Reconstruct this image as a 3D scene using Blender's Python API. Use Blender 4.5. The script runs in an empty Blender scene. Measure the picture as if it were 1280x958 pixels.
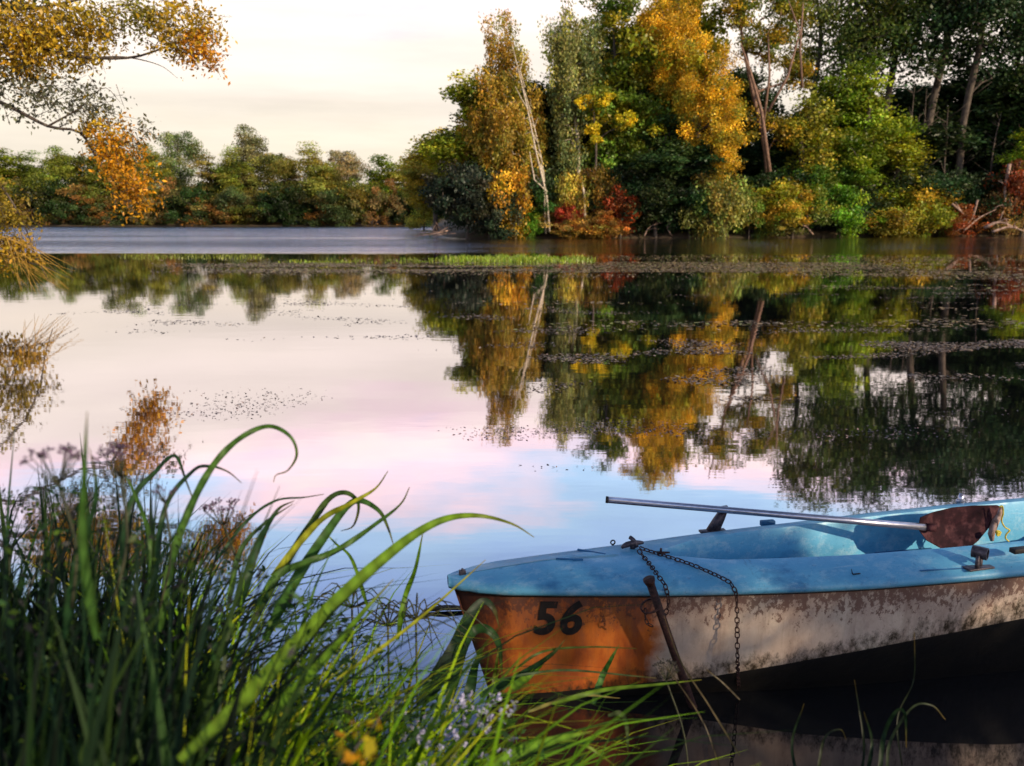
import bpy, bmesh, math, random
import numpy as np
from mathutils import Vector, Matrix, Quaternion, noise

random.seed(7)
RNG = np.random.default_rng(11)
SC = bpy.context.scene
COL = SC.collection
R = math.radians

# ------------------------------------------------------------------ camera
EYE = 2.4                      # eye above the water
PITCH = R(11)
FPX = 1067.0                   # focal length for a 1280 px wide picture
cam_d = bpy.data.cameras.new('camera')
cam = bpy.data.objects.new('camera', cam_d)
COL.objects.link(cam)
cam.location = (0, 0, EYE)
cam.rotation_euler = (R(90) - PITCH, 0, 0)
cam_d.sensor_width = 36
cam_d.lens = FPX / 1280 * 36
cam_d.clip_start = 0.05
cam_d.clip_end = 6000
cam_d.dof.use_dof = True
cam_d.dof.focus_distance = 5.5
cam_d.dof.aperture_fstop = cam_d.lens * 0.001 / 0.0105
SC.camera = cam

# ------------------------------------------------------------------ world + sun
SUN_ELEV, SUN_AZ = R(21), R(130)   # azimuth from +Y (view direction) clockwise to the right
sun_dir = Vector((math.sin(SUN_AZ) * math.cos(SUN_ELEV), math.cos(SUN_AZ) * math.cos(SUN_ELEV), math.sin(SUN_ELEV)))
W = bpy.data.worlds.new('World')
SC.world = W
W.use_nodes = True
nt = W.node_tree
nt.nodes.clear()


def nd(tree, kind, **kw):
    n = tree.nodes.new(kind)
    for k, v in kw.items():
        if k.startswith('i_'):
            n.inputs[k[2:]].default_value = v
        else:
            setattr(n, k, v)
    return n


def ramp(tree, fac, stops, interp='LINEAR'):
    r = tree.nodes.new('ShaderNodeValToRGB')
    cr = r.color_ramp
    cr.interpolation = interp
    while len(cr.elements) < len(stops):
        cr.elements.new(0.5)
    for e, (p, c) in zip(cr.elements, stops):
        e.position = p
        e.color = (c[0], c[1], c[2], 1) if not isinstance(c, (int, float)) else (c, c, c, 1)
    tree.links.new(fac, r.inputs[0])
    return r.outputs[0]


def build_world():
    L = nt.links
    out = nd(nt, 'ShaderNodeOutputWorld')
    sky = nd(nt, 'ShaderNodeTexSky')
    sky.sky_type = 'NISHITA'
    sky.sun_disc = False
    sky.sun_elevation = SUN_ELEV
    sky.sun_rotation = SUN_AZ
    sky.air_density = 1.2
    sky.dust_density = 1.5
    sky.ozone_density = 1.5
    bg = nd(nt, 'ShaderNodeBackground', i_Strength=0.11)
    L.new(sky.outputs[0], bg.inputs[0])
    # thin evening cloud sheet: warm and pale low down, breaking up into blue higher
    tc = nd(nt, 'ShaderNodeTexCoord')
    sep = nd(nt, 'ShaderNodeSeparateXYZ')
    L.new(tc.outputs['Generated'], sep.inputs[0])
    mp = nd(nt, 'ShaderNodeMapping')
    mp.inputs['Scale'].default_value = (1.6, 1.6, 6.5)
    L.new(tc.outputs['Generated'], mp.inputs[0])
    nz = nd(nt, 'ShaderNodeTexNoise', i_Scale=2.1, i_Detail=5.0, i_Roughness=0.55)
    L.new(mp.outputs[0], nz.inputs[0])
    ofs = nd(nt, 'ShaderNodeMath', operation='MULTIPLY_ADD')
    L.new(nz.outputs[0], ofs.inputs[0])
    ofs.inputs[1].default_value = 0.30
    L.new(sep.outputs[2], ofs.inputs[2])       # z + noise*.3 (mean +.15)
    colr = ramp(nt, ofs.outputs[0], [
        (0.14, (1.00, 0.87, 0.68)),
        (0.26, (0.98, 0.87, 0.74)),
        (0.37, (0.98, 0.85, 0.76)),
        (0.42, (0.95, 0.72, 0.76)),
        (0.48, (0.42, 0.63, 0.84)),
        (0.62, (0.28, 0.42, 0.78)),
        (0.85, (0.10, 0.16, 0.42))])
    stren = ramp(nt, sep.outputs[2], [
        (0.0, 0.188), (0.12, 0.206), (0.21, 0.268), (0.28, 0.41), (0.40, 0.46), (0.52, 0.36), (0.62, 0.16), (0.8, 0.05), (1.0, 0.03)])
    sm = nd(nt, 'ShaderNodeMath', operation='MULTIPLY', )
    mpc = nd(nt, 'ShaderNodeMapping'); mpc.inputs['Scale'].default_value = (1.2, 1.2, 9); mpc.inputs['Location'].default_value = (3, 1, 2)
    L.new(tc.outputs['Generated'], mpc.inputs[0])
    nzc = nd(nt, 'ShaderNodeTexNoise', i_Scale=1.9, i_Detail=6.0, i_Roughness=0.6); L.new(mpc.outputs[0], nzc.inputs[0])
    L.new(ramp(nt, nzc.outputs[0], [(.35, 3.9 / 5), (.65, 4.7 / 5)]), sm.inputs[1])
    s5 = nd(nt, 'ShaderNodeMath', operation='MULTIPLY'); s5.inputs[1].default_value = 5.0
    L.new(stren, s5.inputs[0]); L.new(s5.outputs[0], sm.inputs[0])
    bg2 = nd(nt, 'ShaderNodeBackground')
    L.new(colr, bg2.inputs[0])
    L.new(sm.outputs[0], bg2.inputs[1])
    cover = ramp(nt, sep.outputs[2], [(0.0, 0.95), (0.5, 0.9), (0.8, 0.55), (1.0, 0.45)])
    mx = nd(nt, 'ShaderNodeMixShader')
    L.new(cover, mx.inputs[0])
    L.new(bg.outputs[0], mx.inputs[1])
    L.new(bg2.outputs[0], mx.inputs[2])
    L.new(mx.outputs[0], out.inputs[0])


build_world()
sun_d = bpy.data.lights.new('sun', 'SUN')
sun_d.energy = 5.0
sun_d.angle = R(0.55)
sun_d.color = (1.0, 0.82, 0.58)
sun_o = bpy.data.objects.new('sun', sun_d)
COL.objects.link(sun_o)
sun_o.rotation_euler = (-sun_dir).to_track_quat('-Z', 'Y').to_euler()
sun_o.location = sun_dir * 60

SC.view_settings.view_transform = 'Standard'
SC.view_settings.look = 'None'
SC.view_settings.gamma = 1
SC.view_settings.use_curve_mapping = False
SC.view_settings.exposure = 0.28
cy = SC.cycles
cy.max_bounces = 6
cy.diffuse_bounces = 2
cy.glossy_bounces = 3
cy.transmission_bounces = 3
cy.transparent_max_bounces = 6
cy.use_denoising = True
cy.sample_clamp_indirect = 6
cy.caustics_reflective = False
cy.caustics_refractive = False


# ------------------------------------------------------------------ helpers
def ray(px, py):
    u = (px - 640) / FPX
    v = (479 - py) / FPX
    c, s = math.cos(PITCH), math.sin(PITCH)
    return Vector((u, c + v * s, -s + v * c))


def on_z(px, py, z):
    d = ray(px, py)
    return Vector((0, 0, EYE)) + d * ((z - EYE) / d.z)


def on_y(px, py, y):
    d = ray(px, py)
    return Vector((0, 0, EYE)) + d * (y / d.y)


def tag(o, label=None, cat=None, group=None, kind=None):
    if label: o['label'] = label
    if cat: o['category'] = cat
    if group: o['group'] = group
    if kind: o['kind'] = kind
    return o


def empty(name, loc=(0, 0, 0), rz=0):
    o = bpy.data.objects.new(name, None)
    COL.objects.link(o)
    o.location = loc
    o.rotation_euler = (0, 0, rz)
    o.empty_display_size = 0.1
    return o


def link(name, me, mat=None, parent=None):
    if mat is not None and not me.materials:
        for m in (mat if isinstance(mat, (list, tuple)) else [mat]):
            me.materials.append(m)
    o = bpy.data.objects.new(name, me)
    COL.objects.link(o)
    if parent: o.parent = parent
    return o


def mesh_np(name, verts, faces, tint=None, smooth=False, tris=False):
    """faces: (n,k) array of equal-size polygons"""
    me = bpy.data.meshes.new(name)
    verts = np.asarray(verts, dtype=np.float32)
    faces = np.asarray(faces, dtype=np.int32)
    n, k = faces.shape
    me.vertices.add(len(verts))
    me.vertices.foreach_set('co', verts.ravel())
    me.loops.add(n * k)
    me.loops.foreach_set('vertex_index', faces.ravel())
    me.polygons.add(n)
    me.polygons.foreach_set('loop_start', np.arange(0, n * k, k, dtype=np.int32))
    me.polygons.foreach_set('loop_total', np.full(n, k, dtype=np.int32))
    if smooth:
        me.polygons.foreach_set('use_smooth', np.ones(n, dtype=bool))
    if tint is not None:
        a = me.color_attributes.new('tint', 'FLOAT_COLOR', 'POINT')
        t = np.ones((len(verts), 4), dtype=np.float32)
        t[:, :3] = tint
        a.data.foreach_set('color', t.ravel())
    me.update(calc_edges=True)
    me.validate()
    return me


def mesh_py(name, verts, faces, smooth=True):
    me = bpy.data.meshes.new(name)
    me.from_pydata([tuple(v) for v in verts], [], faces)
    for p in me.polygons: p.use_smooth = smooth
    me.update()
    return me


def tube_geo(pts, radii, sides=8, cap=True):
    """returns verts, faces of a swept tube"""
    pts = [Vector(p) for p in pts]
    V, Fc = [], []
    n = len(pts)
    up = Vector((0, 0, 1))
    prev = None
    for i, p in enumerate(pts):
        t = (pts[min(i + 1, n - 1)] - pts[max(i - 1, 0)]).normalized()
        if prev is None:
            a = t.cross(up)
            if a.length < 1e-3: a = t.cross(Vector((1, 0, 0)))
            a.normalize()
        else:
            a = (prev - t * prev.dot(t)).normalized()
        prev = a
        b = t.cross(a)
        r = radii[i] if isinstance(radii, (list, tuple)) else radii
        for k in range(sides):
            w = 2 * math.pi * k / sides
            V.append(p + (a * math.cos(w) + b * math.sin(w)) * r)
    for i in range(n - 1):
        for k in range(sides):
            k2 = (k + 1) % sides
            Fc.append((i * sides + k, i * sides + k2, (i + 1) * sides + k2, (i + 1) * sides + k))
    if cap:
        Fc.append(tuple(range(sides))[::-1])
        Fc.append(tuple((n - 1) * sides + k for k in range(sides)))
    return V, Fc


class MB:
    def __init__(s): s.v, s.f = [], []

    def add(s, V, Fc):
        b = len(s.v)
        s.v += list(V)
        s.f += [tuple(i + b for i in f) for f in Fc]
        return s

    def tube(s, pts, r, sides=8): return s.add(*tube_geo(pts, r, sides))

    def box(s, c, size, M=None, bev=0.15):
        """box with chamfered vertical and horizontal edges"""
        bm = bmesh.new()
        bmesh.ops.create_cube(bm, size=1)
        for v in bm.verts: v.co = Vector((v.co.x * size[0], v.co.y * size[1], v.co.z * size[2]))
        bmesh.ops.bevel(bm, geom=bm.edges[:], offset=min(size) * bev, segments=2, affect='EDGES', profile=0.5)
        bm.verts.index_update()
        V = []
        for v in bm.verts:
            co = v.co.copy()
            if M is not None: co = M @ co
            V.append(co + Vector(c))
        Fc = [tuple(v.index for v in f.verts) for f in bm.faces]
        bm.free()
        return s.add(V, Fc)

    def build(s, name, mat, parent=None, smooth=True):
        me = mesh_py(name, s.v, s.f, smooth)
        return link(name, me, mat, parent)


def spline(P, n):
    """Catmull-Rom through P, n samples"""
    P = [Vector(p) for p in P]
    if len(P) == 2:
        return [P[0].lerp(P[1], i / (n - 1)) for i in range(n)]
    Q = [P[0] * 2 - P[1]] + P + [P[-1] * 2 - P[-2]]
    d = [0]
    for a, b in zip(P, P[1:]): d.append(d[-1] + (b - a).length)
    out = []
    for i in range(n):
        t = d[-1] * i / (n - 1)
        k = 0
        while k < len(P) - 2 and d[k + 1] < t: k += 1
        u = (t - d[k]) / max(1e-9, d[k + 1] - d[k])
        a, b, c, e = Q[k], Q[k + 1], Q[k + 2], Q[k + 3]
        out.append(0.5 * ((2 * b) + (c - a) * u + (2 * a - 5 * b + 4 * c - e) * u * u + (3 * b - a - 3 * c + e) * u ** 3))
    return out


# ------------------------------------------------------------------ materials
MATS = {}


def material(name):
    m = bpy.data.materials.new(name)
    m.use_nodes = True
    m.node_tree.nodes.clear()
    MATS[name] = m
    return m, m.node_tree, m.node_tree.links


def foliage_mat(name, transl=0.3, gloss=0.06, use_obj=True):
    m, t, L = material(name)
    out = nd(t, 'ShaderNodeOutputMaterial')
    at = nd(t, 'ShaderNodeAttribute', attribute_name='tint')
    col = at.outputs['Color']
    if use_obj:
        oi = nd(t, 'ShaderNodeObjectInfo')
        mu = nd(t, 'ShaderNodeMix', data_type='RGBA', blend_type='MULTIPLY')
        mu.inputs[0].default_value = 1
        L.new(col, mu.inputs[6]); L.new(oi.outputs['Color'], mu.inputs[7])
        col = mu.outputs[2]
    df = nd(t, 'ShaderNodeBsdfDiffuse')
    tr = nd(t, 'ShaderNodeBsdfTranslucent')
    hs = nd(t, 'ShaderNodeHueSaturation', i_Saturation=1.15, i_Value=1.25)
    L.new(col, df.inputs[0]); L.new(col, hs.inputs['Color']); L.new(hs.outputs[0], tr.inputs[0])
    mx = nd(t, 'ShaderNodeMixShader'); mx.inputs[0].default_value = transl
    L.new(df.outputs[0], mx.inputs[1]); L.new(tr.outputs[0], mx.inputs[2])
    gl = nd(t, 'ShaderNodeBsdfGlossy', i_Roughness=0.42)
    gl.inputs[0].default_value = (1, 1, 1, 1)
    m2 = nd(t, 'ShaderNodeMixShader'); m2.inputs[0].default_value = gloss
    L.new(mx.outputs[0], m2.inputs[1]); L.new(gl.outputs[0], m2.inputs[2])
    L.new(m2.outputs[0], out.inputs[0])
    return m


def rough_mat(name, c1, c2, scale=8, rough=0.85, bump=0.4, metal=0.0, c3=None, stretch=(1, 1, 1), dist=0.01, spec=0.3):
    """two or three colour mottled surface with relief"""
    m, t, L = material(name)
    out = nd(t, 'ShaderNodeOutputMaterial')
    b = nd(t, 'ShaderNodeBsdfPrincipled', i_Roughness=rough, i_Metallic=metal)
    b.inputs['Specular IOR Level'].default_value = spec
    tc = nd(t, 'ShaderNodeTexCoord'); mp = nd(t, 'ShaderNodeMapping')
    mp.inputs['Scale'].default_value = stretch
    L.new(tc.outputs['Object'], mp.inputs[0])
    nz = nd(t, 'ShaderNodeTexNoise', i_Scale=scale, i_Detail=6.0, i_Roughness=0.62)
    L.new(mp.outputs[0], nz.inputs[0])
    st = [(0.35, c1), (0.62, c2)] if c3 is None else [(0.3, c1), (0.5, c2), (0.68, c3)]
    L.new(ramp(t, nz.outputs[0], st), b.inputs['Base Color'])
    nz2 = nd(t, 'ShaderNodeTexNoise', i_Scale=scale * 4, i_Detail=4.0)
    L.new(mp.outputs[0], nz2.inputs[0])
    bp = nd(t, 'ShaderNodeBump', i_Strength=bump, i_Distance=dist)
    L.new(nz2.outputs[0], bp.inputs['Height']); L.new(bp.outputs[0], b.inputs['Normal'])
    L.new(b.outputs[0], out.inputs[0])
    return m


M_LEAF = foliage_mat('leaf', gloss=0.012)
M_LEAF_NEAR = foliage_mat('near_leaf', transl=0.4, gloss=0.015)
M_BLADE = foliage_mat('blade', transl=0.46, gloss=0.006, use_obj=False)
M_BARK = rough_mat('bark', (0.035, 0.026, 0.022), (0.11, 0.085, 0.065), 3, stretch=(3, 3, 0.8), bump=0.7, dist=0.05)
M_BARK_PALE = rough_mat('pale_bark', (0.10, 0.075, 0.055), (0.48, 0.40, 0.30), 2.6, stretch=(1.5, 1.5, 3), bump=0.5, dist=0.04, c3=(0.70, 0.60, 0.48))
M_BARK_RED = rough_mat('reddish_bark', (0.09, 0.05, 0.04), (0.28, 0.17, 0.12), 3, stretch=(3, 3, 0.8), bump=0.6, dist=0.04)
M_DEAD = rough_mat('dead_wood', (0.12, 0.07, 0.05), (0.42, 0.28, 0.22), 3, bump=0.5, dist=0.03)
M_SOIL = rough_mat('soil', (0.035, 0.022, 0.014), (0.09, 0.06, 0.035), 1.3, bump=0.6, dist=0.05, c3=(0.05, 0.06, 0.02))
M_RUST = rough_mat('rusty_iron', (0.010, 0.006, 0.007), (0.038, 0.016, 0.014), 60, rough=0.75, bump=0.7, metal=0.2, dist=0.002, c3=(0.08, 0.035, 0.025))
M_ALU = rough_mat('dull_aluminium', (0.24, 0.24, 0.30), (0.42, 0.42, 0.50), 26, rough=0.33, bump=0.12, metal=0.85, dist=0.001, stretch=(1, 6, 6), c3=(0.55, 0.54, 0.6))
M_BLADE_OAR = rough_mat('oar_blade_paint', (0.010, 0.004, 0.006), (0.024, 0.008, 0.011), 14, rough=0.75, bump=0.25, c3=(0.09, 0.035, 0.038), dist=0.002, spec=0.08)
M_DARKBLUE = rough_mat('dark_blue_paint', (0.01, 0.07, 0.17), (0.03, 0.16, 0.33), 9, rough=0.6, bump=0.3, dist=0.002)
M_BLACK = rough_mat('black_paint', (0.008, 0.007, 0.007), (0.018, 0.014, 0.013), 30, rough=0.65, bump=0.3, dist=0.001)
M_STEEL = rough_mat('weathered_fitting', (0.035, 0.03, 0.04), (0.11, 0.09, 0.10), 50, rough=0.5, bump=0.4, metal=0.6, dist=0.001)
M_ROPE = rough_mat('yellow_rope', (0.32, 0.24, 0.02), (0.62, 0.50, 0.06), 120, rough=0.8, bump=0.6, dist=0.002)
M_BROWNBOARD = rough_mat('brown_plastic', (0.10, 0.05, 0.03), (0.40, 0.28, 0.24), 30, rough=0.6, bump=0.2, dist=0.001)


def water_mat():
    m, t, L = material('lake_water')
    out = nd(t, 'ShaderNodeOutputMaterial')
    geo = nd(t, 'ShaderNodeNewGeometry')
    sep = nd(t, 'ShaderNodeSeparateXYZ'); L.new(geo.outputs['Position'], sep.inputs[0])
    # calm swell
    mp = nd(t, 'ShaderNodeMapping'); mp.inputs['Scale'].default_value = (0.55, 1.5, 1)
    L.new(geo.outputs['Position'], mp.inputs[0])
    n1 = nd(t, 'ShaderNodeTexNoise', i_Scale=1.2, i_Detail=3.0, i_Roughness=0.55)
    L.new(mp.outputs[0], n1.inputs[0])
    # wind ripple beyond the weed bar
    mp2 = nd(t, 'ShaderNodeMapping'); mp2.inputs['Scale'].default_value = (0.14, 1.0, 1)
    L.new(geo.outputs['Position'], mp2.inputs[0])
    n2 = nd(t, 'ShaderNodeTexNoise', i_Scale=2.2, i_Detail=6.0, i_Roughness=0.65)
    L.new(mp2.outputs[0], n2.inputs[0])
    # mask: ruffled where y > 60
    n3 = nd(t, 'ShaderNodeTexNoise', i_Scale=0.05, i_Detail=3.0)
    L.new(mp2.outputs[0], n3.inputs[0])
    ad = nd(t, 'ShaderNodeMath', operation='MULTIPLY_ADD'); ad.inputs[1].default_value = 16
    L.new(n3.outputs[0], ad.inputs[0]); L.new(sep.outputs[1], ad.inputs[2])
    # less ruffled to the right, in the lee of the wood
    xr = nd(t, 'ShaderNodeMapRange'); xr.inputs['From Min'].default_value = -22; xr.inputs['From Max'].default_value = 8
    xr.inputs['To Min'].default_value = 1; xr.inputs['To Max'].default_value = 0.22
    L.new(sep.outputs[0], xr.inputs[0])
    mr = nd(t, 'ShaderNodeMapRange'); mr.inputs['From Min'].default_value = 64; mr.inputs['From Max'].default_value = 72
    L.new(ad.outputs[0], mr.inputs[0])
    mk0 = nd(t, 'ShaderNodeMath', operation='MULTIPLY'); L.new(mr.outputs[0], mk0.inputs[0]); L.new(xr.outputs[0], mk0.inputs[1])
    mp4 = nd(t, 'ShaderNodeMapping'); mp4.inputs['Scale'].default_value = (0.012, 0.085, 1)
    L.new(geo.outputs['Position'], mp4.inputs[0])
    n4 = nd(t, 'ShaderNodeTexNoise', i_Scale=1.0, i_Detail=4.0, i_Roughness=0.6); L.new(mp4.outputs[0], n4.inputs[0])
    mk = nd(t, 'ShaderNodeMath', operation='MULTIPLY'); L.new(mk0.outputs[0], mk.inputs[0])
    L.new(ramp(t, n4.outputs[0], [(.36, .3), (.60, 1.25)]), mk.inputs[1])
    b1 = nd(t, 'ShaderNodeBump', i_Strength=1.0, i_Distance=0.0012)
    L.new(n1.outputs[0], b1.inputs['Height'])
    h2 = nd(t, 'ShaderNodeMath', operation='MULTIPLY'); L.new(n2.outputs[0], h2.inputs[0]); L.new(mk.outputs[0], h2.inputs[1])
    b2 = nd(t, 'ShaderNodeBump', i_Strength=1.0, i_Distance=0.36)
    L.new(h2.outputs[0], b2.inputs['Height']); L.new(b1.outputs[0], b2.inputs['Normal'])
    fr = nd(t, 'ShaderNodeFresnel', i_IOR=1.33); L.new(b2.outputs[0], fr.inputs['Normal'])
    refl = ramp(t, fr.outputs[0], [(.018, .02), (.035, .075), (.052, .17), (.068, .29), (.12, .46), (.20, .60), (.40, .78), (1, 1)])
    body = nd(t, 'ShaderNodeBsdfDiffuse'); body.inputs[0].default_value = (0.006, 0.007, 0.008, 1)
    gl = nd(t, 'ShaderNodeBsdfGlossy'); gl.inputs[0].default_value = (1, .95, .99, 1)
    rr = nd(t, 'ShaderNodeMapRange'); rr.inputs['To Min'].default_value = .024; rr.inputs['To Max'].default_value = .10
    L.new(mk.outputs[0], rr.inputs[0]); L.new(rr.outputs[0], gl.inputs['Roughness'])
    L.new(b2.outputs[0], gl.inputs['Normal'])
    mx = nd(t, 'ShaderNodeMixShader')
    L.new(refl, mx.inputs[0]); L.new(body.outputs[0], mx.inputs[1]); L.new(gl.outputs[0], mx.inputs[2])
    L.new(mx.outputs[0], out.inputs[0])
    return m


# ------------------------------------------------------------------ setting
def sheet(name, poly_fn, mat, zfun=None): ...


def grid_patch(name, x0, x1, y0, y1, nx, ny, zf, mat):
    xs = np.linspace(x0, x1, nx); ys = np.linspace(y0, y1, ny)
    V = []
    for y in ys:
        for x in xs:
            V.append((x, y, zf(x, y)))
    Fc = [(j * nx + i, j * nx + i + 1, (j + 1) * nx + i + 1, (j + 1) * nx + i) for j in range(ny - 1) for i in range(nx - 1)]
    me = mesh_py(name, V, Fc)
    o = link(name, me, mat)
    return tag(o, kind='structure')


def fbm(x, y, s=1.0, o=4):
    return noise.fractal((x * s, y * s, 3.1), 0.9, 2.0, o)


def sstep(a, b, x):
    t = max(0.0, min(1.0, (x - a) / (b - a)))
    return t * t * (3 - 2 * t)


# lake: one flat sheet; lake bed below it
me = mesh_py('lake', [(-900, -40, 0), (900, -40, 0), (900, 1200, 0), (-900, 1200, 0)], [(0, 1, 2, 3)], False)
lake = tag(link('lake', me, water_mat()), kind='structure')
me = mesh_py('ground', [(-3500, -3500, -1.6), (3500, -3500, -1.6), (3500, 5000, -1.6), (-3500, 5000, -1.6)], [(0, 1, 2, 3)], False)
tag(link('ground', me, M_SOIL), kind='structure')


def far_z(x, y):
    edge = 234 + 6 * fbm(x, 0, 0.02) + (0 if x > -200 else (x + 200) * 0.3)
    return -1.0 + 2.4 * sstep(-6, 14, y - edge) + 4.5 * sstep(8, 40, y - edge) + 0.6 * fbm(x, y, 0.05)


far_ground = grid_patch('far_bank', -1500, 300, 222, 1500, 120, 60, lambda x, y: far_z(x, y), M_SOIL)


def island_edge(x):
    # near shore line of the wood (y as a function of x); nose at the left
    base = 99.4 + 11 * sstep(18, 62, x) + 0.8 * fbm(x, 1.3, 0.15)
    return base


def island_z(x, y):
    e = island_edge(x)
    left = -9.5 - 0.10 * (y - 101)
    a = sstep(-2.0, 5.0, y - e)
    b = sstep(-3, 6, x - left)
    return -1.2 + 2.1 * a * b + 0.9 * sstep(4, 50, y - e) * b + 0.15 * fbm(x, y, 0.3) * a * b


wood_ground = grid_patch('wooded_bank', -22, 420, 92, 330, 230, 110, island_z, M_SOIL)


def bank_edge(x):
    """y of the water's edge of the bank we stand on"""
    if x < -2.2:
        return 3.3 + (-2.2 - x) * 1.42 + 0.25 * fbm(x, 0, 0.6)
    return 3.3 - 1.35 * sstep(-1.3, 0.25, x) + 0.12 * fbm(x, 0, 1.5)


def bank_z(x, y):
    e = bank_edge(x)
    return -0.9 + 1.42 * sstep(-1.6, 1.1, e - y) + 0.30 * sstep(0.3, 4, e - y) + 0.05 * fbm(x, y, 1.2)


grid_patch('near_bank', -60, 30, -40, 70, 260, 300, bank_z, M_SOIL)


# ------------------------------------------------------------------ trees
def rand_unit(n):
    v = RNG.normal(size=(n, 3))
    return v / np.linalg.norm(v, axis=1, keepdims=True)


def leaf_mesh(name, centres, size, tint, aspect=0.6, droop=0.0, upright=0.0):
    """one rhombic leaf card per centre"""
    n = len(centres)
    a = rand_unit(n)
    if droop > 0:
        a[:, 2] -= droop * 2
        a /= np.linalg.norm(a, axis=1, keepdims=True)
    b = rand_unit(n)
    b -= a * np.sum(a * b, axis=1, keepdims=True)
    b /= np.linalg.norm(b, axis=1, keepdims=True) + 1e-9
    s = (size * RNG.uniform(0.45, 1.5, n))[:, None]
    w = s * aspect
    V = np.stack([centres - a * s * .5, centres + b * w * .5 - a * s * .05, centres + a * s * .5, centres - b * w * .5 - a * s * .05], axis=1)
    Fc = np.arange(n * 4).reshape(n, 4)
    T = np.repeat(tint, 4, axis=0)
    return mesh_np(name, V.reshape(-1, 3), Fc, T)


def build_tree(name, seed, trunk, env, nclump, per, rc, leaf, r0=0.28, droop=0.0, flat=0.65,
               pal=((1, 1, 1),), shell=0.45, aspect=0.6, lean_pale=False, var=0.35, sides=5, minr=0.018):
    """trunk: list of points; env: ellipsoids (cx,cy,cz,rx,ry,rz,weight). returns (wood_mesh, crown_mesh)"""
    global RNG
    RNG = np.random.default_rng(seed)
    E = np.array([e[:6] for e in env], float)
    wts = np.array([e[6] if len(e) > 6 else (e[3] * e[4] * e[5]) ** .72 for e in env], float)
    wts /= wts.sum()
    idx = RNG.choice(len(E), nclump, p=wts)
    d = rand_unit(nclump) * (RNG.uniform(0, 1, nclump) ** shell)[:, None]
    C = E[idx, :3] + d * E[idx, 3:6]
    # trunk nodes
    tp = spline(trunk, 14)
    P = [np.array(p) for p in tp]
    par = [-1] + list(range(len(P) - 1))
    base_n = len(P)
    order = np.argsort([min(np.linalg.norm(c - p) for p in P[3:]) for c in C])
    arr = np.array(P)
    tip = [0] * nclump
    for ci in order:
        c = C[ci]
        dv = c - arr
        dist = np.linalg.norm(dv, axis=1)
        slope = dv[:, 2] / (dist + 1e-6)
        cost = dist * (1 + np.clip(0.35 - slope, 0, 2) * 1.1)
        cost[:3] += 50
        k = int(np.argmin(cost))
        p = arr[k]
        L = dist[k]
        mid = (p + c) / 2 + RNG.normal(size=3) * L * 0.07
        mid[2] += L * 0.08 + droop * L * 0.25
        q = [mid * 1.0, c]
        prev = k
        new = []
        for x in q:
            P.append(x); par.append(prev); prev = len(P) - 1; new.append(x)
        arr = np.vstack([arr, new])
        tip[ci] = prev
    n = len(P)
    load = np.zeros(n)
    for t in tip: load[t] += 1
    for i in range(n - 1, 0, -1):
        if par[i] >= 0: load[par[i]] += load[i]
    rad = r0 * np.power(np.maximum(load, 0.6) / max(1, load[0]), 0.47)
    rad = np.maximum(rad, minr)
    for i in range(base_n):
        rad[i] = max(rad[i], r0 * (1 - 0.85 * i / base_n))
    rad[0] *= 1.35
    # wood
    V, Fc = [], []
    Vt, Ft = tube_geo([Vector(p) for p in P[:base_n]], [float(r) for r in rad[:base_n]], 8, False)
    V += Vt; Fc += Ft
    for i in range(base_n, n):
        a, b = Vector(P[par[i]]), Vector(P[i])
        if (b - a).length < 1e-3: continue
        ra = min(rad[par[i]], rad[i] * 1.5); rb = rad[i]
        sd = sides if ra > 0.05 else 3
        Vt, Ft = tube_geo([a, b], [float(ra), float(rb)], sd, False)
        o = len(V)
        V += Vt; Fc += [tuple(j + o for j in f) for f in Ft]
    wood = mesh_np(name + '_wood', np.array([tuple(v) for v in V]), np.array(Fc), smooth=True)
    # leaves
    m = nclump * per
    ci = np.repeat(np.arange(nclump), per)
    csz = RNG.uniform(0.65, 1.3, nclump)
    off = rand_unit(m) * (RNG.uniform(0, 1, m) ** 0.5)[:, None] * rc * csz[ci][:, None]
    off[:, 2] *= flat
    if droop > 0:
        hang = RNG.uniform(0, 1, m) ** 1.2
        off[:, :2] *= (1 - 0.55 * droop * hang)[:, None]
        off[:, 2] -= droop * hang * rc * 2.4
    X = C[ci] + off
    pal = np.array(pal, float)
    cp = pal[RNG.integers(0, len(pal), nclump)]
    cl = np.exp(RNG.normal(0, var, nclump))
    lf = np.exp(RNG.normal(0, 0.28, m))
    hue = RNG.normal(0, 0.10, m)
    T = cp[ci] * (cl[ci] * lf)[:, None]
    T[:, 0] *= 1 + hue
    T[:, 1] *= 1 - hue * 0.3
    crown = leaf_mesh(name + '_crown', X, leaf, np.clip(T, 0, 3), aspect, droop)
    return wood, crown


def plant_tree(kind, protos, loc, rz, sc, color, label, cat, group=None, bark=None):
    color = tuple(min(.85, c * k) for c, k in zip(color, (1.62, 1.72, 1.15)))
    wood, crown = protos
    r = empty(kind, loc, rz)
    r.scale = sc if isinstance(sc, tuple) else (sc, sc, sc)
    tag(r, label, cat, group)
    w = bpy.data.objects.new('trunk', wood); COL.objects.link(w); w.parent = r
    c = bpy.data.objects.new('crown', crown); COL.objects.link(c); c.parent = r
    if not wood.materials: wood.materials.append(M_BARK)
    if not crown.materials: crown.materials.append(M_LEAF)
    if bark is not None:
        w.material_slots[0].link = 'OBJECT'; w.material_slots[0].material = bark
    c.color = (color[0], color[1], color[2], 1)
    return r


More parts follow.
